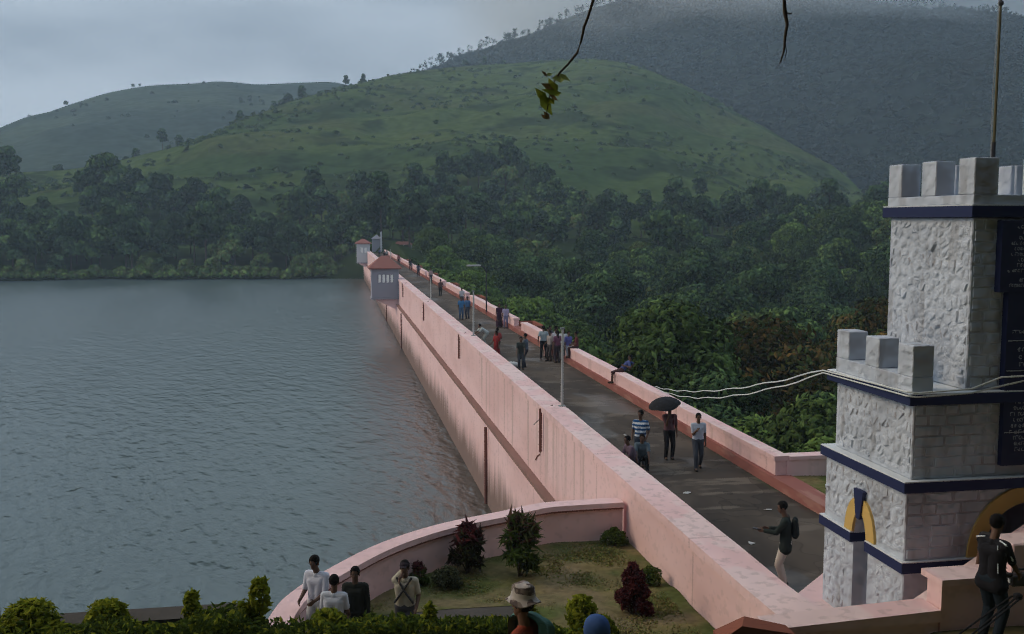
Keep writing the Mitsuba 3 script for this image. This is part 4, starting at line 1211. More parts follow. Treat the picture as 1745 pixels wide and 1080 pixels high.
for (x, y, z, s, ci) in leafpts:
    flatl = ci == 2
    vv, ff, cc = leaf_cards(g, np.array([[x, y, z]]), np.array([[0.2, -1.0, 0.3]]), np.array([s * 0.85]), np.array([LC[ci]]), 0.35, 1.9, 0.35)
    scene[f'{tr}__leaf_{len([q for q in scene if q.startswith(tr + "__leaf")]):03d}'] = ply((vv, ff), 'leaf_gloss', False, color=cc)
add(tr + '__petiole', cat([tube([(1.105, 5, 8.2), (1.085, 5, 8.16), (1.07, 5, 8.08), (1.06, 5, 8.02)], [.004, .004, .003, .0015], 5)]), 'bark', True)
# crown of that tree, above the frame
P, d, kk = lobes_points(g, [((1.0, -9.0, 17), (7, 5, 3)), ((3.4, -4, 14.5), (4.5, 4, 2.2)), ((0.0, -3.0, 15), (4, 4, 2)), ((6.5, -2.5, 14.5), (4, 4, 2)), ((3, 1.0, 16.0), (4, 3, 1.6)), ((3, 5, 15), (4.5, 3.5, 2)), ((8, 7, 14.5), (4, 3.2, 2)), ((-1, 6, 15.5), (4, 3.5, 2)), ((6, 3, 16.5), (4, 4, 2)), ((-4, 1, 16), (4, 4, 2.2))], 30000, -0.9)
v, f, c = leaf_cards(g, P, d, 0.38, np.array(MIDG)[g.integers(0, 3, 30000)])
scene[tr + '__crown'] = ply((v, f), 'leaf', False, color=c)
bt = thing('bank_tree', 'spreading tree standing on the bank right of the viewpoint, outside the picture', 'tree')
lob = [((11.5, 5.5, 14.5), (4.6, 3.6, 1.8)), ((14.5, 8.0, 14.5), (4.2, 3.6, 1.8)), ((8.0, 2.5, 15), (4, 3.5, 1.8)), ((15, 2, 15), (5, 4, 2.5)), ((12.5, 7, 16.5), (4, 3.5, 1.8)), ((18.5, 8.5, 13.0), (3.5, 4.5, 3.5))]
P, d, kk = lobes_points(g, lob, 15000, -0.95)
v, f, c = leaf_cards(g, P, d, 0.34, np.array(MIDG)[g.integers(0, 3, 15000)])
scene[bt + '__crown'] = ply((v, f), 'leaf', False, color=c)
scene[bt + '__trunk'] = ply(cat([tube([(15.5, 3.2, 1.6), (15.3, 3.4, 6), (14.2, 4.4, 11.5), (12.5, 6, 14.5)], [.4, .34, .25, .1], 9), tube([(14.8, 3.9, 9), (15.5, 6, 12), (16, 8, 14)], [.25, .16, .07], 7)]), 'bark', True)
# trees on the bank behind the viewpoint
for n_, (x, y, s) in enumerate([(-14, -16, 0.9), (-7, -12, 0.8), (-1, -17, 1.0), (6, -12, 0.9), (13, -10, 0.9), (20, -6, 0.9), (-22, -12, 0.9), (26, 2, 0.85), (11, -20, 1.1), (-10, -26, 1.1), (24, -18, 1.0), (3, -24, 1.2), (16, -22, 1.2), (-4, -9, 0.85), (10, -7, 0.9), (17, -13, 1.0), (-28, -22, 1.2), (-18, -24, 1.2), (30, -10, 1.1), (-9, -4, 1.05), (-13, 1, 1.0), (-18, -3, 1.1), (-7, -9, 1.1), (-24, 0, 1.0), (22, 7, 1.1), (25, 12, 1.1), (29, 6, 1.2), (21, 1, 1.2), (30, 14, 1.1), (27, -4, 1.2), (19, -9, 1.2), (2, -13, 1.2), (8, -16, 1.3), (14, -17, 1.3)]):
    k = thing('tree', 'dark tree on the bank behind the viewpoint', 'tree', 'trees behind the viewpoint')
    put(k, ['dark_a', 'dark_b', 'mid_a'][n_ % 3], x, y, float(bank(y)) - 0.5, s, 33 * n_)

# ------------------------------------------------------------------ people
SKIN = {}


def col(rgb, key=None):
    key = 'cloth_' + '_'.join(str(int(round(c * 1000))) for c in rgb)
    if key not in scene:
        plain(key, rgb, 0.85, 0.2)
    return key


plain('skin_brown', (0.16, 0.088, 0.058), 0.6, 0.3)
plain('skin_dark', (0.115, 0.064, 0.043), 0.6, 0.3)
plain('hair_black', (0.006, 0.005, 0.005), 0.8, 0.15)
plain('eye_dark', (0.012, 0.010, 0.010), 0.3, 0.5)
plain('lip_brown', (0.07, 0.03, 0.025), 0.6)


def ik(a, b, l1, l2, pole):
    a, b = np.asarray(a, float), np.asarray(b, float)
    d = b - a
    L = np.linalg.norm(d)
    if L > (l1 + l2) * 0.995:
        b = a + d / L * (l1 + l2) * 0.995
        d = b - a
        L = np.linalg.norm(d)
    t = (l1 * l1 - l2 * l2 + L * L) / (2 * L)
    h = math.sqrt(max(l1 * l1 - t * t, 0))
    p = np.asarray(pole, float)
    u = d / L
    p = p - u * (p @ u)
    p /= np.linalg.norm(p) + 1e-9
    return a + u * t + p * h, b


def person(label, x, y, z, face, H=1.7, shirt=(0.5, 0.5, 0.5), legs=(0.03, 0.03, 0.04), skin='skin_brown', pelvis=(0, 0, 0.90), lean=(0, 0.02, 1),
           head_turn=0.0, wr=None, wl=None, pr=None, pl=None, ar=(0.10, 0.0, 0.07), al=(-0.10, 0.0, 0.07), kr=(0.1, 1, 0), kl=(-0.1, 1, 0), sleeve=0.75, shorts=False,
           skirt=None, seg=8, near=False, hair='short', shirt_mat=None, coat=None, shoe=(0.02, 0.018, 0.016), group=None, hat=None, fine=0.03, nod=0.0):
    """a figure in its own frame: +y is where it faces, +x its right hand; joints, then one surface of hulls; then clothes round the same joints"""
    s = H / 1.70
    cz, sz_ = math.cos(math.radians(face)), math.sin(math.radians(face))
    pel = np.array(pelvis, float)
    ln = np.array(lean, float)
    ln /= np.linalg.norm(ln)
    side = np.array([1.0, 0, 0])
    fwd = np.cross(ln, side)
    fwd /= np.linalg.norm(fwd)
    fwd = -fwd if fwd[1] < 0 and abs(ln[2]) > 0.2 else fwd
    waist = pel + ln * 0.15
    chest = pel + ln * 0.37
    shl = pel + ln * 0.475
    neck = pel + ln * 0.53
    hd = neck + ln * 0.06 + np.array([0, 0, 0.12]) + fwd * (0.025 + nod * 0.06)
    Rs, Ls = shl + side * 0.175, shl - side * 0.175
    wr = np.array(wr if wr is not None else (0.25, 0.04, 0.80), float)
    wl = np.array(wl if wl is not None else (-0.25, 0.04, 0.80), float)
    er, wr = ik(Rs, wr, 0.285, 0.255, pr if pr is not None else (0.3, -1, -0.2))
    el, wl = ik(Ls, wl, 0.285, 0.255, pl if pl is not None else (-0.3, -1, -0.2))
    hr, hl = pel + side * 0.085 + [0, 0, -0.02], pel - side * 0.085 + [0, 0, -0.02]
    kr_, ar = ik(hr, ar, 0.43, 0.42, kr)
    kl_, al = ik(hl, al, 0.43, 0.42, kl)

    def toe(a, k_):
        d = np.array([a[0] * 0.25, 1.0, 0])
        return a + d / np.linalg.norm(d) * 0.15 + [0, 0, -0.035]

    B = lambda a, b, ra, rb: bone(a, b, ra, rb, seg)
    body = [B(pel + side * .07, waist + side * .045, .10, .10), B(pel - side * .07, waist - side * .045, .10, .10), B(waist + side * .045, chest + side * .075, .098, .105), B(waist - side * .045, chest - side * .075, .098, .105),
            B(chest + side * .07, chest - side * .07, .105, .105), B(chest + side * .07, Rs - side * .02, .095, .058), B(chest - side * .07, Ls + side * .02, .095, .058), B(Rs - side * .02, Ls + side * .02, .06, .06), B(shl, neck, .075, .056), B(neck, hd - [0, 0, .04], .055, .055)]
    for a, b, c in ((Rs, er, wr), (Ls, el, wl)):
        body += [B(a, b, .053, .041), B(b, c, .041, .027)]
    for a, b, c in ((hr, kr_, ar), (hl, kl_, al)):
        body += [B(a, b, .088, .056), B(b, b + (c - b) * .35, .056, .056), B(b + (c - b) * .35, c, .056, .038), B(c, toe(c, b), .04, .03)]
    # head: skull, jaw, nose, ears
    ht = math.radians(head_turn)
    hf = np.array([-math.sin(ht), math.cos(ht), -0.25 * nod])
    hf /= np.linalg.norm(hf)
    hs = np.cross(hf, [0, 0, 1.0])
    hs /= np.linalg.norm(hs)
    hu = np.cross(hs, hf)

    def L(px, py, pz):
        return hd + hs * px + hf * py + hu * pz

    def ell(c, r):
        q = sph(1.0, (0, 0, 0), seg + 2) * r
        return hd + (q[:, :1] + c[0]) * hs + (q[:, 1:2] + c[1]) * hf + (q[:, 2:] + c[2]) * hu

    body += [M.hull_points(np.vstack([ell((0, -.01, .03), (.074, .094, .088)), ell((0, .035, -.07), (.045, .045, .035))])),
             M.hull_points(np.array([L(0, .088, .02), L(.010, .085, .0), L(-.010, .085, .0), L(0, .112, -.018), L(.016, .086, -.028), L(-.016, .086, -.028), L(0, .06, 0)]))]
    for sg in (1, -1):
        body.append(M.hull_points(ell((sg * .076, -.005, -.005), (.012, .022, .033))))
    # hands: palm, four fingers in two bones, thumb from the palm's side
    for (w, e, sg) in ((wr, er, 1), (wl, el, -1)):
        d = w - e
        d /= np.linalg.norm(d)
        inn = -side * sg
        inn = inn - d * (inn @ d)
        inn /= np.linalg.norm(inn) + 1e-9
        lat = np.cross(d, inn)
        if lat[1] < 0:
            lat = -lat
        body.append(M.hull_points(np.vstack([sph(.020, w, 6), sph(.014, w + d * .085 + lat * .030, 6), sph(.014, w + d * .085 - lat * .030, 6), sph(.016, w + d * .03 + lat * .024, 6)])))
        for q, (o, ll) in enumerate(((.033, .062), (.011, .072), (-.011, .068), (-.032, .052))):
            k0 = w + d * .085 + lat * o
            k1 = k0 + (d + inn * (.25 + .08 * q)) / 1.05 * ll * .6
            k2 = k1 + (d * .75 + inn * .8) / 1.1 * ll * .5
            body += [bone(k0, k1, .0095, .0085, 6), bone(k1, k2, .0085, .007, 6)]
        t0 = w + d * .03 + lat * .026
        t1 = t0 + (d * .6 + lat * .8 + inn * .2) * .038
        body += [bone(t0, t1, .012, .010, 6), bone(t1, t1 + (d * .9 + lat * .25 + inn * .3) * .03, .010, .008, 6)]

    def finish(ms, smooth_it=True):
        u = union(ms)
        if near and smooth_it:
            u = u.refine_to_length(fine)
            me = u.to_mesh()
            t_ = trimesh.Trimesh(me.vert_properties[:, :3], me.tri_verts, process=False)
            trimesh.smoothing.filter_taubin(t_, 0.5, 0.53, 8)
            v_, f_ = np.array(t_.vertices), np.array(t_.faces)
        else:
            me = u.to_mesh()
            v_, f_ = np.array(me.vert_properties[:, :3], float), np.array(me.tri_verts)
        return W(v_), f_

    def W(v_):
        v_ = np.asarray(v_, float) * s
        return np.column_stack([v_[:, 0] * cz - v_[:, 1] * sz_ + x, v_[:, 0] * sz_ + v_[:, 1] * cz + y, v_[:, 2] + z])

    k = thing('person', label, 'person', group)
    sm = True if near else 60
    scene[k + '__body'] = ply(finish(body), skin, sm)
    ex = .016
    # shirt
    sh = [B(pel + side * .07 + ln * .0, waist + side * .05, .118, .112 + ex * .3), B(pel - side * .07, waist - side * .05, .118, .112 + ex * .3), B(waist + side * .05, chest + side * .078, .112, .118), B(waist - side * .05, chest - side * .078, .112, .118),
          B(chest + side * .07, chest - side * .07, .118, .118), B(chest + side * .07, Rs - side * .02, .108, .070), B(chest - side * .07, Ls + side * .02, .108, .070), B(Rs - side * .02, Ls + side * .02, .071, .071), B(shl, neck - ln * .03, .082, .066), B(pel + side * .07, pel - side * .07, .12, .12)]
    for a, b, c in ((Rs, er, wr), (Ls, el, wl)):
        if sleeve <= 1:
            sh.append(B(a, a + (b - a) * sleeve, .068, .062 - .008 * sleeve))
        else:
            sh += [B(a, b, .068, .054), B(b, b + (c - b) * min(.97, sleeve - 1), .054, .041)]
    if coat:                      # a longer coat
        sh += [B(pel + side * .08, pel + side * .10 - [0, 0, coat], .12, .125), B(pel - side * .08, pel - side * .10 - [0, 0, coat], .12, .125), B(pel + side * .10 - [0, 0, coat], pel - side * .10 - [0, 0, coat], .125, .125)]
    scene[k + '__shirt'] = ply(finish(sh), shirt_mat or col(shirt), sm)
    # trousers or skirt
    if skirt is not None:
        q = [np.array([math.cos(a) * r_, math.sin(a) * r_ * .85, z_]) for (r_, z_) in ((.17, pel[2] + .02), (.24, .45), (.26, .06)) for a in np.arange(12) * math.pi / 6]
        q = np.array(q) + [pel[0], pel[1], 0]
        scene[k + '__skirt'] = ply(finish([M.hull_points(q)]), col(skirt), sm)
    else:
        tr_ = [B(pel + side * .075, pel - side * .075, .122, .122)]
        for a, b, c in ((hr, kr_, ar), (hl, kl_, al)):
            tr_ += [B(a, b, .104, .074)]
            if not shorts:
                tr_ += [B(b, b + (c - b) * .35, .074, .068), B(b + (c - b) * .35, b + (c - b) * .97, .068, .058)]
        scene[k + '__trousers'] = ply(finish(tr_), col(legs), sm)
    for c, b in ((ar, kr_), (al, kl_)):
        t_ = toe(c, b)
        add(k + '__shoe', finish([bone(c + [0, -.03, -.035], t_ + [0, .0, -.005], .042, .036, seg)], False), col(shoe), 60)
    # hair: a shell on the skull, cut off in front of the face
    if hair:
        shell = M.hull_points(np.vstack([ell((0, -.018, .046), (.090, .104, .100))]))
        cut = [L(a, b_, c_) for a in (-.1, .1) for b_, c_ in ((.03, -.12), (.2, -.12), (.2, .075), (.055, .085))]
        hm = shell - M.hull_points(np.array(cut))
        if hair == 'short':
            hm = hm - M.hull_points(np.array([L(a, b_, c_) for a in (-.12, .12) for b_, c_ in ((-.04, -.06), (.2, -.03), (.2, -.2), (-.2, -.2), (-.2, -.09))]))
        if hair == 'long':
            hm = union([hm, M.hull_points(np.vstack([ell((0, -.07, .0), (.065, .04, .06)), ell((0, -.10, -.25), (.035, .025, .08))]))])
        scene[k + '__hair'] = ply(finish([hm], False), 'hair_black', 60)
    for sg, nm in ((1, 'eye'), (-1, 'eye')):
        add(k + '__eye', (W(ell((sg * .031, .079, .018), (.013, .010, .007))), trimesh.creation.uv_sphere(1.0, count=[max(5, (seg + 2) // 2 + 1), seg + 2]).faces), 'eye_dark', True)
    add(k + '__mouth', (W(ell((0, .077, -.058), (.022, .008, .006))), trimesh.creation.uv_sphere(1.0, count=[max(5, (seg + 2) // 2 + 1), seg + 2]).faces), 'lip_brown', True)
    fr = dict(key=k, W=W, L=L, ell=ell, wr=wr, wl=wl, er=er, el=el, Rs=Rs, Ls=Ls, pel=pel, chest=chest, hd=hd, fwd=fwd, ln=ln, seg=seg, finish=finish, kr=kr_, kl=kl_, neck=neck, shl=shl)
    return fr


NAVY, BLK, WHT, JEAN, KHK, CRM = (0.02, 0.026, 0.05), (0.012, 0.012, 0.015), (0.60, 0.62, 0.66), (0.045, 0.06, 0.085), (0.17, 0.14, 0.10), (0.47, 0.43, 0.34)

# group with the umbrella
f_ = person('person in a plaid shirt with a dark backpack holding a black umbrella', 10.22, 29.45, 0.02, 175, 1.70, (0.13, 0.065, 0.075), BLK, 'skin_dark', wr=(0.10, 0.22, 1.33), wl=(-0.22, 0.10, 0.86), sleeve=0.9)
add(f_['key'] + '__backpack', (f_['finish']([M.hull_points(np.vstack([sph((.14, .07, .10), (-.02, -.20, 1.32), 10), sph((.15, .09, .12), (-.04, -.21, 1.05), 10)])), bone((.10, .09, 1.42), (.10, .12, 1.15), .02, .02, 6), bone((-.10, .09, 1.42), (-.10, .12, 1.15), .02, .02, 6)])), col((0.07, 0.018, 0.022)), 60)
um = thing('umbrella', 'open black umbrella held over the person with the backpack', 'umbrella')
hub = np.array([9.98, 29.3, 1.98])
axis = np.array([-0.20, -0.16, 1.0])
axis /= np.linalg.norm(axis)
ua = np.cross(axis, [0, 1, 0])
ua /= np.linalg.norm(ua)
ub = np.cross(axis, ua)
rings_ = [(0.0, 0.0), (0.18, -0.015), (0.34, -0.07), (0.46, -0.15), (0.51, -0.215)]
V = []
for (r, h) in rings_:
    for a in range(24):
        dip = 0.028 * (r / 0.51) ** 2 * (1 - abs(math.cos(a * math.pi / 6)))
        sc = 1 - 0.07 * (r / 0.51) * (1 - abs(math.cos(a * math.pi / 6)))
        t = a * math.pi / 12
        V.append(hub + (ua * math.cos(t) + ub * math.sin(t)) * r * sc + axis * (h + dip))
F = []
for i_ in range(len(rings_) - 1):
    for a in range(24):
        b = (a + 1) % 24
        F += [[i_ * 24 + a, i_ * 24 + b, (i_ + 1) * 24 + b], [i_ * 24 + a, (i_ + 1) * 24 + b, (i_ + 1) * 24 + a]]
V = np.array(V)
nV = len(V)
canopy = (np.vstack([V, V - axis * 0.006]), np.vstack([F, np.array(F)[:, ::-1] + nV]))
add(um + '__canopy', canopy, 'black_cloth', 40)
add(um + '__shaft', tube([hub + axis * 0.06, hub - axis * 0.72], 0.008, 6), 'dark_metal', True)
for a in range(8):
    t = a * math.pi / 4
    d_ = ua * math.cos(t) + ub * math.sin(t)
    add(um + '__rib', tube([hub - axis * 0.01, hub + d_ * .34 - axis * .08, hub + d_ * .505 - axis * .222], 0.004, 4), 'dark_metal')

person('person in a blue and white striped tee shirt beside the left parapet', 9.05, 28.7, 0.02, 150, 1.71, legs=JEAN, shirt_mat='tee_stripes', wr=(0.24, 0.08, 0.92), wl=(-0.22, 0.14, 0.95), skin='skin_dark', head_turn=-20)
person('person in a pale blue shirt and dark trousers walking towards the viewer', 10.66, 28.1, 0.02, 172, 1.68, (0.44, 0.48, 0.56), (0.05, 0.058, 0.075), wr=(0.10, 0.25, 1.25), wl=(-0.24, -0.03, 0.82), ar=(0.09, 0.20, 0.07), al=(-0.10, -0.18, 0.09), skin='skin_dark')
f_ = person('person in a mauve shirt crouching at the foot of the left parapet', 8.55, 28.0, 0.02, 100, 1.7, (0.13, 0.095, 0.13), (0.03, 0.03, 0.035), 'skin_dark', pelvis=(0, -.12, .36), lean=(0, .45, 1), ar=(.12, .10, .07), al=(-.12, .12, .07), wr=(.15, .42, .50), wl=(-.15, .40, .45))
person('person in dark clothes sitting on a bag beside the crouching one', 8.95, 28.15, 0.02, 165, 1.65, (0.10, 0.14, 0.17), (0.016, 0.018, 0.02), 'skin_dark', pelvis=(0, -.15, .40), lean=(0.05, .40, 1), ar=(.14, .22, .07), al=(-.14, .2, .07), wr=(.2, .42, .48), wl=(-.18, .42, .44))
f_ = person('person sitting on the right parapet in blue with bare legs hanging down', 12.38, 42.1, 0.60, 78, 1.66, (0.055, 0.075, 0.20), (0.06, 0.03, 0.03), 'skin_dark', pelvis=(0, 0.0, .34), lean=(0.25, -.75, .75), ar=(.12, .42, -.22), al=(-.10, .46, -.20), kr=(0, 1, .6), kl=(0, 1, .6), wr=(.35, -.42, .35), wl=(-.2, -.1, .55), shorts=True)

# group half way along
person('person in dark trousers striding away in the middle of the road', 11.05, 52.6, 0.02, -20, 1.76, (0.30, 0.36, 0.38), BLK, 'skin_dark', ar=(.1, .24, .07), al=(-.1, -.26, .1), wr=(.28, .2, .95), wl=(-.26, -.15, .9))
person('person in a pink long dress at the middle group', 11.45, 53.3, 0.02, 160, 1.55, (0.36, 0.20, 0.19), skirt=(0.34, 0.19, 0.18), hair='long')
person('person in a white shirt behind the nearest pole', 11.72, 52.6, 0.02, 190, 1.62, (0.60, 0.56, 0.56), (0.10, 0.05, 0.06), 'skin_dark')
person('person in white with a white head scarf near the right parapet', 11.98, 51.8, 0.02, 150, 1.68, (0.42, 0.46, 0.48), skirt=(0.10, 0.12, 0.13), hair='long', wr=(.2, .3, 1.2))
person('person in a violet blue top leaning on the right parapet', 12.05, 51.0, 0.02, 200, 1.62, (0.12, 0.12, 0.34), (0.35, 0.37, 0.40))
person('person in dark red sitting on the right parapet beside the middle group', 12.36, 50.4, 0.60, 80, 1.6, (0.10, 0.022, 0.025), (0.04, 0.02, 0.02), 'skin_dark', pelvis=(0, 0, .34), lean=(0, .02, 1), ar=(.12, .40, -.2), al=(-.1, .42, -.2), kr=(0, 1, .6), kl=(0, 1, .6), wr=(.2, .3, .45), wl=(-.2, .3, .45))
person('person in dark clothes with a pale scarf bending near the left parapet', 9.13, 48.9, 0.02, 165, 1.66, (0.045, 0.055, 0.05), (0.05, 0.06, 0.075), 'skin_dark', lean=(0, .25, 1), wr=(.2, .4, .8), wl=(-.2, .4, .8), coat=.25)
person('person in a red dress by the left parapet', 8.42, 52.3, 0.02, 120, 1.58, (0.24, 0.022, 0.022), skirt=(0.20, 0.02, 0.022), hair='long', skin='skin_dark', wr=(.3, .2, .95))
person('person in white bending over beside the one in red', 8.75, 58.5, 0.02, 100, 1.62, (0.46, 0.50, 0.48), (0.30, 0.33, 0.31), lean=(0, .85, .6), pelvis=(0, -.1, .84), wr=(.2, .75, .75), wl=(-.2, .75, .72))
person('person in a dark purple dress standing by the right parapet', 11.25, 68.6, 0.02, 180, 1.66, (0.05, 0.018, 0.045), skirt=(0.035, 0.015, 0.032), hair='long', skin='skin_dark')
person('person in lavender clothes beside the one in purple', 11.6, 68.0, 0.02, 170, 1.6, (0.36, 0.32, 0.46), (0.17, 0.17, 0.28), skin='skin_dark')
person('person in bright blue clothes half way along the road', 9.3, 74.5, 0.02, 180, 1.7, (0.05, 0.17, 0.34), (0.05, 0.10, 0.18), 'skin_dark')
person('person in a blue shirt behind the one in bright blue', 9.85, 75.0, 0.02, 150, 1.68, (0.06, 0.14, 0.28), (0.04, 0.05, 0.08), 'skin_dark')
person('person in black by the right parapet far along the road', 11.1, 150.0, 0.02, 180, 1.72, BLK, BLK, 'skin_dark')
for n_, (x, y, c_, w_) in enumerate([(9.2, 190, BLK, 'black'), (9.9, 196, (0.3, 0.3, 0.32), 'grey'), (10.6, 170, (0.25, 0.08, 0.08), 'faded red'), (8.9, 205, (0.05, 0.06, 0.12), 'dark blue')]):
    person(f'tiny far person in {w_} near the far end of the dam road', x, y, 0.02, 180, 1.7, c_, BLK, 'skin_dark', seg=6)

for n_, (x, y, fc, c1, c2, lb) in enumerate([
        (11.75, 54.2, 200, (0.10, 0.10, 0.12), (0.05, 0.05, 0.06), 'person in a charcoal shirt at the back of the middle group'),
        (11.2, 51.6, 120, (0.34, 0.30, 0.28), (0.06, 0.05, 0.05), 'person in a beige shirt facing the right parapet in the middle group'),
        (11.9, 53.4, 240, (0.50, 0.52, 0.55), (0.12, 0.12, 0.16), 'person in a pale grey shirt in the thick of the middle group'),
        (11.45, 50.9, 20, (0.16, 0.06, 0.10), (0.05, 0.04, 0.05), 'person in a plum coloured top at the near end of the middle group'),
        (9.5, 49.6, 60, (0.08, 0.10, 0.13), (0.03, 0.03, 0.04), 'person in slate grey facing the one with the pale scarf'),
        (8.7, 53.6, 30, (0.30, 0.05, 0.05), (0.05, 0.03, 0.03), 'person in a brick red shirt behind the red dress'),
        (10.8, 86.0, 180, (0.45, 0.45, 0.48), (0.05, 0.05, 0.07), 'person in a white top further along the road beyond the blue pair'),
        (10.2, 98.0, 10, (0.10, 0.05, 0.05), (0.03, 0.03, 0.03), 'person in dull brown walking away beyond the street lamp'),
        (11.3, 120.0, 180, (0.35, 0.25, 0.25), (0.04, 0.04, 0.05), 'small far person in pink beside the right parapet'),
        (10.9, 133.0, 0, (0.05, 0.06, 0.10), (0.03, 0.03, 0.04), 'small far person in navy walking away along the road')]):
    person(lb, x, y, 0.02, fc, 1.58 + 0.03 * (n_ % 5), c1, c2, 'skin_dark', wr=(.25, .1 + .05 * (n_ % 3), .85 + .12 * (n_ % 2)), ar=(.1, .08 * (n_ % 3), .07), hair='long' if n_ % 3 == 0 else 'short', seg=7)

# man in the dark jacket
f_ = person('person in a long dark jacket and pale trousers holding a phone on the road', 8.96, 18.55, 0.02, 62, 1.74, (0.018, 0.026, 0.024), (0.56, 0.50, 0.44), 'skin_dark', near=True, seg=12, fine=.03, sleeve=1.9, coat=0.09, wr=(.16, .34, 1.12), wl=(-.10, .42, 1.14), nod=.8, head_turn=15)
ph = f_['wl'] + np.array([0.03, .14, .02])
add('phone', (f_['W'](np.array(meshkit.arrays(bx(ph[0] - .04, ph[0] + .04, ph[1] - .08, ph[1] + .08, ph[2] - .01, ph[2] + .012))[0])), meshkit.arrays(bx(0, 1, 0, 1, 0, 1))[1]), 'dark_metal')
labels['phone'] = {'label': 'dark phone in the hand of the person in the long jacket', 'category': 'phone'}
add(f_['key'] + '__backpack', f_['finish']([M.hull_points(np.vstack([sph((.13, .06, .09), (0, -.17, 1.36), 10), sph((.14, .08, .12), (0, -.18, 1.12), 10)]))]), col((0.014, 0.02, 0.02)), 60)

# four men in the garden
person('person in a white shirt standing by the end of the curved wall, looking down', -0.42, 18.0, -0.38, 150, 1.79, (0.60, 0.62, 0.70), (0.50, 0.50, 0.50), 'skin_dark', near=True, seg=12, wr=(.16, .30, 1.02), wl=(-.14, .32, 1.04), nod=.9, sleeve=.85)
person('person in a white shirt seen from behind, below the one by the wall', -0.12, 17.15, -0.40, -15, 1.70, (0.52, 0.55, 0.60), (0.06, 0.06, 0.07), 'skin_dark', near=True, seg=12, wr=(.2, .25, .95), wl=(-.2, .25, .95))
person('person in dark camouflage clothes standing beside the two white shirts', 0.26, 17.6, -0.40, 170, 1.68, (0.020, 0.022, 0.018), (0.02, 0.022, 0.02), 'skin_dark', near=True, seg=12, wr=(.18, .28, .95), wl=(-.24, .05, .82), sleeve=1.8)
f_ = person('person in a cream shirt with crossed camera straps raising a hand to the face', 1.15, 17.6, -0.40, 165, 1.74, CRM, (0.08, 0.08, 0.09), 'skin_dark', near=True, seg=12, wr=(.04, .20, 1.50), wl=(-.22, .16, .92))
for (a, b) in (((.13, .10, 1.45), (-.16, .13, 1.02)), ((-.13, .10, 1.45), (.16, .13, 1.02))):
    p0, p1 = np.array(a), np.array(b)
    add(f_['key'] + '__strap', f_['finish']([bone(p0, (p0 + p1) / 2 + [0, .045, 0], .02, .02, 6), bone((p0 + p1) / 2 + [0, .045, 0], p1, .02, .02, 6)], False), 'dark_metal', 60)
add(f_['key'] + '__hair_cap', f_['finish']([M.hull_points(np.vstack([f_['ell']((0, -.005, .07), (.084, .10, .06))])), M.hull_points(np.vstack([f_['ell']((0, .10, .055), (.06, .06, .012))]))], False), col((0.03, 0.022, 0.03)), 60)

# hat, towel and cap at the bottom edge
f_ = person('person in an orange shirt wearing a patterned bucket hat at the lower edge', 1.66, 8.65, 2.40, 55, 1.68, (0.26, 0.055, 0.03), (0.05, 0.05, 0.06), 'skin_brown', near=True, seg=16, fine=.018, hair='short')
hl = []
for (r, h, w_) in ((0.0, .165, 0), (.075, .158, .01), (.098, .135, .006), (.107, .06, 0), (.112, .035, 0), (.150, .005, .02), (.158, .0, .02), (.150, -.008, .02), (.104, .02, 0)):
    hl.append([(r * math.cos(a) * .92, r * math.sin(a) * 1.1 - .01, h + .055 + w_ * math.sin(a * 3 + 1) * .8) for a in np.arange(33) * 2 * math.pi / 32])
hl = np.array(hl)
v_, ff_ = grid_mesh(hl)
hv = f_['W'](np.array([f_['L'](*p) for p in v_]))
add(f_['key'] + '__hat', (hv, ff_), 'camo_cloth', True)
labels[f_['key'] + '__hat'] = {'label': 'patterned grey and brown bucket hat'}
# towel over the left shoulder: a folded cloth, hanging before and behind
tv = []
for i_, t in enumerate(np.linspace(-1, 1, 25)):
    a = t * 1.9
    yy = .155 * math.sin(np.clip(a, -1.57, 1.57))
    zz = f_['Rs'][2] + .09 * math.cos(np.clip(a, -1.57, 1.57)) + (.0 if abs(a) < 1.57 else -(abs(a) - 1.57) * 1.1)
    row = []
    for u in np.linspace(0, 1, 13):
        row.append((-.02 + .32 * u, yy * (1 + .12 * math.sin(u * 9 + t * 2)), zz + .06 - .15 * u * u + .014 * math.sin(u * 16 + t)))
    tv.append(row)
tv = np.array(tv)
g1, ft = grid_mesh(tv)
g2, _ = grid_mesh(tv + [0, 0, .012])
twl = thing('towel', 'teal green towel draped over the shoulder below the patterned hat', 'towel')
nt = len(g1)
scene[twl] = ply((f_['W'](np.vstack([g1, g2])), np.vstack([ft[:, ::-1], ft + nt])), col((0.085, 0.19, 0.165)), True)
f_ = person('person in a maroon top wearing a plain blue cap at the lower edge', 2.36, 8.7, 2.06, 20, 1.66, (0.16, 0.02, 0.03), (0.05, 0.05, 0.06), 'skin_brown', near=True, seg=16, fine=.02)
cv = []
for (r, h) in ((.001, .155), (.03, .152), (.06, .138), (.085, .11), (.098, .075), (.102, .03), (.10, .0)):
    cv.append([(r * math.cos(a) * 1.22, r * math.sin(a) * 1.36 - .012, h * 1.2 + .02) for a in np.arange(25) * 2 * math.pi / 24])
v_, ff_ = grid_mesh(np.array(cv))
add(f_['key'] + '__cap', (f_['W'](np.array([f_['L'](*p) for p in v_])), ff_), col((0.045, 0.10, 0.27)), True)
add(f_['key'] + '__cap_peak', f_['finish']([M.hull_points(np.vstack([f_['ell']((0, .10, .045), (.07, .07, .008))]))], False), col((0.045, 0.10, 0.27)), True)

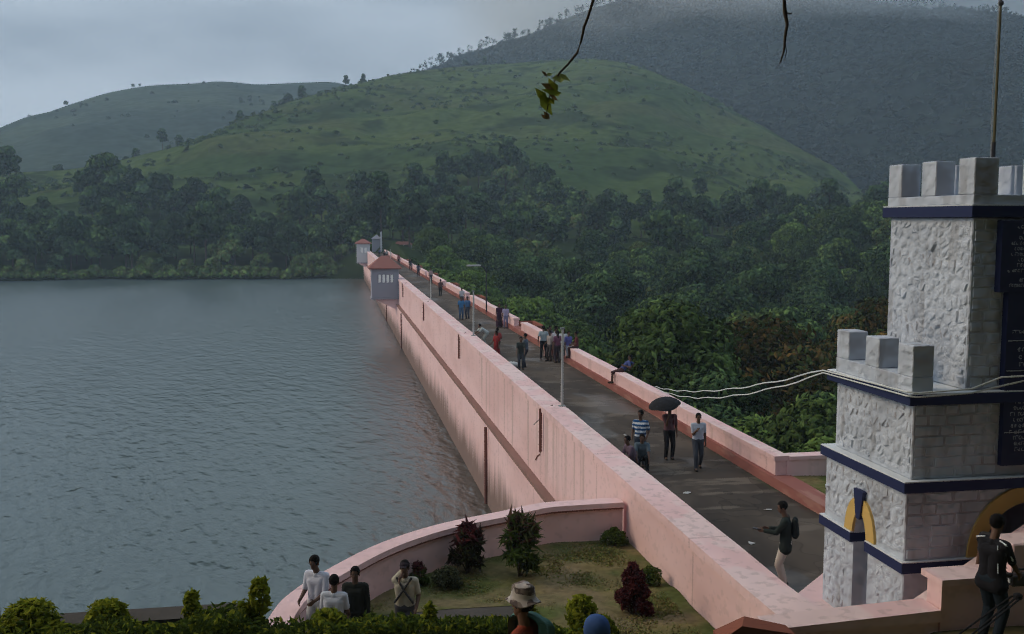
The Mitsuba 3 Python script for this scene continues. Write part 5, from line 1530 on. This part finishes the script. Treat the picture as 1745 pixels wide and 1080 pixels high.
# the camera operator at lower right
f_ = person('person in a black tee shirt with white shoulder stripes operating a video camera', 8.52, 11.55, 1.86, -72, 1.72, (0.012, 0.012, 0.016), (0.012, 0.02, 0.03), 'skin_dark', near=True, seg=16, fine=.018, shorts=False, sleeve=.95, coat=.07, wr=(.14, .40, .86), wl=(-.10, .40, .84), hair='full', nod=.5)
sh_ = f_['Rs']
for sg, nm in ((1, 0), (-1, 1)):
    S0 = f_['Rs'] if sg == 1 else f_['Ls']
    add(f_['key'] + '__stripe', f_['finish']([bone(S0 + [-.06 * sg, -.035, .056], S0 + [.035 * sg, -.05, .03], .013, .013, 6), bone(S0 + [.035 * sg, -.05, .03], (S0 + (f_['er' if sg == 1 else 'el'] - S0) * .8) + [.045 * sg, -.03, 0], .013, .013, 6)], False), 'white_edge', 60)
add(f_['key'] + '__stripe', f_['finish']([bone(f_['shl'] + [.12, -.09, .0], f_['pel'] + [.14, -.075, .12], .008, .008, 6)], False), 'white_edge', 60)
vc = thing('video_camera', 'black video camera held by the operator at lower right', 'camera')
c0 = np.array([9.03, 11.70, 2.66])
add(vc + '__body', bx(c0[0] - .13, c0[0] + .16, c0[1] - .07, c0[1] + .07, c0[2] - .075, c0[2] + .075, .015), 'dark_metal')
add(vc + '__lens', tube([(c0[0] + .16, c0[1], c0[2]), (c0[0] + .20, c0[1], c0[2]), (c0[0] + .34, c0[1], c0[2])], [.05, .06, .065], 14), 'dark_metal', 40)
add(vc + '__handle', tube([(c0[0] - .1, c0[1], c0[2] + .075), (c0[0] - .08, c0[1], c0[2] + .14), (c0[0] + .1, c0[1], c0[2] + .14), (c0[0] + .14, c0[1], c0[2] + .075)], .015, 7), 'dark_metal', True)
add(vc + '__viewfinder', bx(c0[0] - .22, c0[0] - .10, c0[1] - .03, c0[1] + .03, c0[2] + .05, c0[2] + .10, .01), 'dark_metal')
add(vc + '__marker', bx(c0[0] - .145, c0[0] - .132, c0[1] - .03, c0[1] + .015, c0[2] - .03, c0[2] + .025), 'white_edge')
tp = thing('tripod', 'folded black tripod carried low beside the camera operator', 'tripod')
for q, dy in enumerate((0, .07, -.06)):
    add(tp + '__leg', tube([(8.62, 11.2 + dy, 2.62), (8.05, 11.1 + dy * 1.6, 2.30 + .02 * q), (7.55, 11.05 + dy * 2.2, 1.98 + .03 * q)], [.013, .012, .010], 7), 'black_cloth', 40)
add(tp + '__head', bx(8.60, 8.70, 11.15, 11.25, 2.60, 2.68, .02), 'black_cloth')
person('person with black hair half hidden behind the camera operator at the right edge', 9.42, 12.72, 1.52, 120, 1.68, (0.04, 0.04, 0.045), BLK, 'skin_dark', near=True, seg=12, fine=.025)

# litter and bags on the road
g = np.random.default_rng(55)
for n_, (x, y, w_) in enumerate([(9.4, 25.6, 'near the umbrella group'), (8.75, 20.4, 'by the parapet coping'), (9.35, 21.2, 'in front of the dark jacket'), (10.9, 23.6, 'right of the road centre'), (9.9, 33.0, 'beyond the umbrella group')]):
    r = M.hull_points(np.array([(x + g.uniform(-.13, .13), y + g.uniform(-.13, .13), .035 + g.uniform(0, .035)) for _ in range(9)]))
    single('litter', f'pale scrap of litter on the road {w_}', 'litter', r, 'pale_metal')
single('sack', 'white sack lying beside the bending person in the scarf', 'sack', trimesh.smoothing.filter_laplacian(trimesh.creation.icosphere(2, 1.0), iterations=1).apply_transform(np.diag([.45, .25, .16, 1.0])).apply_translation([8.75, 49.6, .17]), col((0.55, 0.57, 0.55)), True)

# ------------------------------------------------------------------ the air
gx_, gy_, gz_ = np.meshgrid(np.linspace(0, 1, 40), np.linspace(0, 1, 30), np.linspace(0, 1, 24), indexing='ij')
dens = meshkit.fbm(np.stack([gx_ * 7, gy_ * 5, gz_ * 2.2], -1), 4, 61)
edge = lambda t, a: np.clip(np.minimum(t, 1 - t) / a, 0, 1)
dens = np.clip((gz_ - 0.10) * 1.5 + (dens - 0.5) * 2.2, 0, 1) * edge(gx_, 0.3) * edge(gy_, 0.10) * np.clip((1 - gz_) / 0.15, 0, 1) * np.clip(gz_ / 0.1, 0, 1)
MB0, MB1 = np.array([120, 560, 150]), np.array([860, 1300, 330])
mtw = T().translate(MB0.tolist()).scale((MB1 - MB0).tolist())
scene['mist_medium'] = {'type': 'heterogeneous', 'albedo': {'type': 'rgb', 'value': [0.93, 0.97, 0.995]}, 'scale': 1.0,
                        'sigma_t': {'type': 'gridvolume', 'grid': mi.VolumeGrid((dens.transpose(2, 1, 0)[..., None] * 0.024 + 0.00048).astype(np.float32)), 'to_world': mtw}}
scene['mist'] = {'type': 'cube', 'to_world': T().translate(((MB0 + MB1) / 2).tolist()).scale(((MB1 - MB0) / 2).tolist()), 'bsdf': {'type': 'null'}, 'interior': {'type': 'ref', 'id': 'mist_medium'}, 'exterior': {'type': 'ref', 'id': 'air'}}
labels['mist'] = {'label': 'low grey cloud lying on the top of the mountain', 'kind': 'stuff'}
scene['haze'] = {'type': 'cube', 'to_world': T().translate([60, 760, 160]).scale([1220, 1000, 195]), 'bsdf': {'type': 'null'}, 'interior': {'type': 'ref', 'id': 'air'}}
labels['haze'] = {'label': 'thin damp haze over the lake and hills', 'kind': 'stuff'}
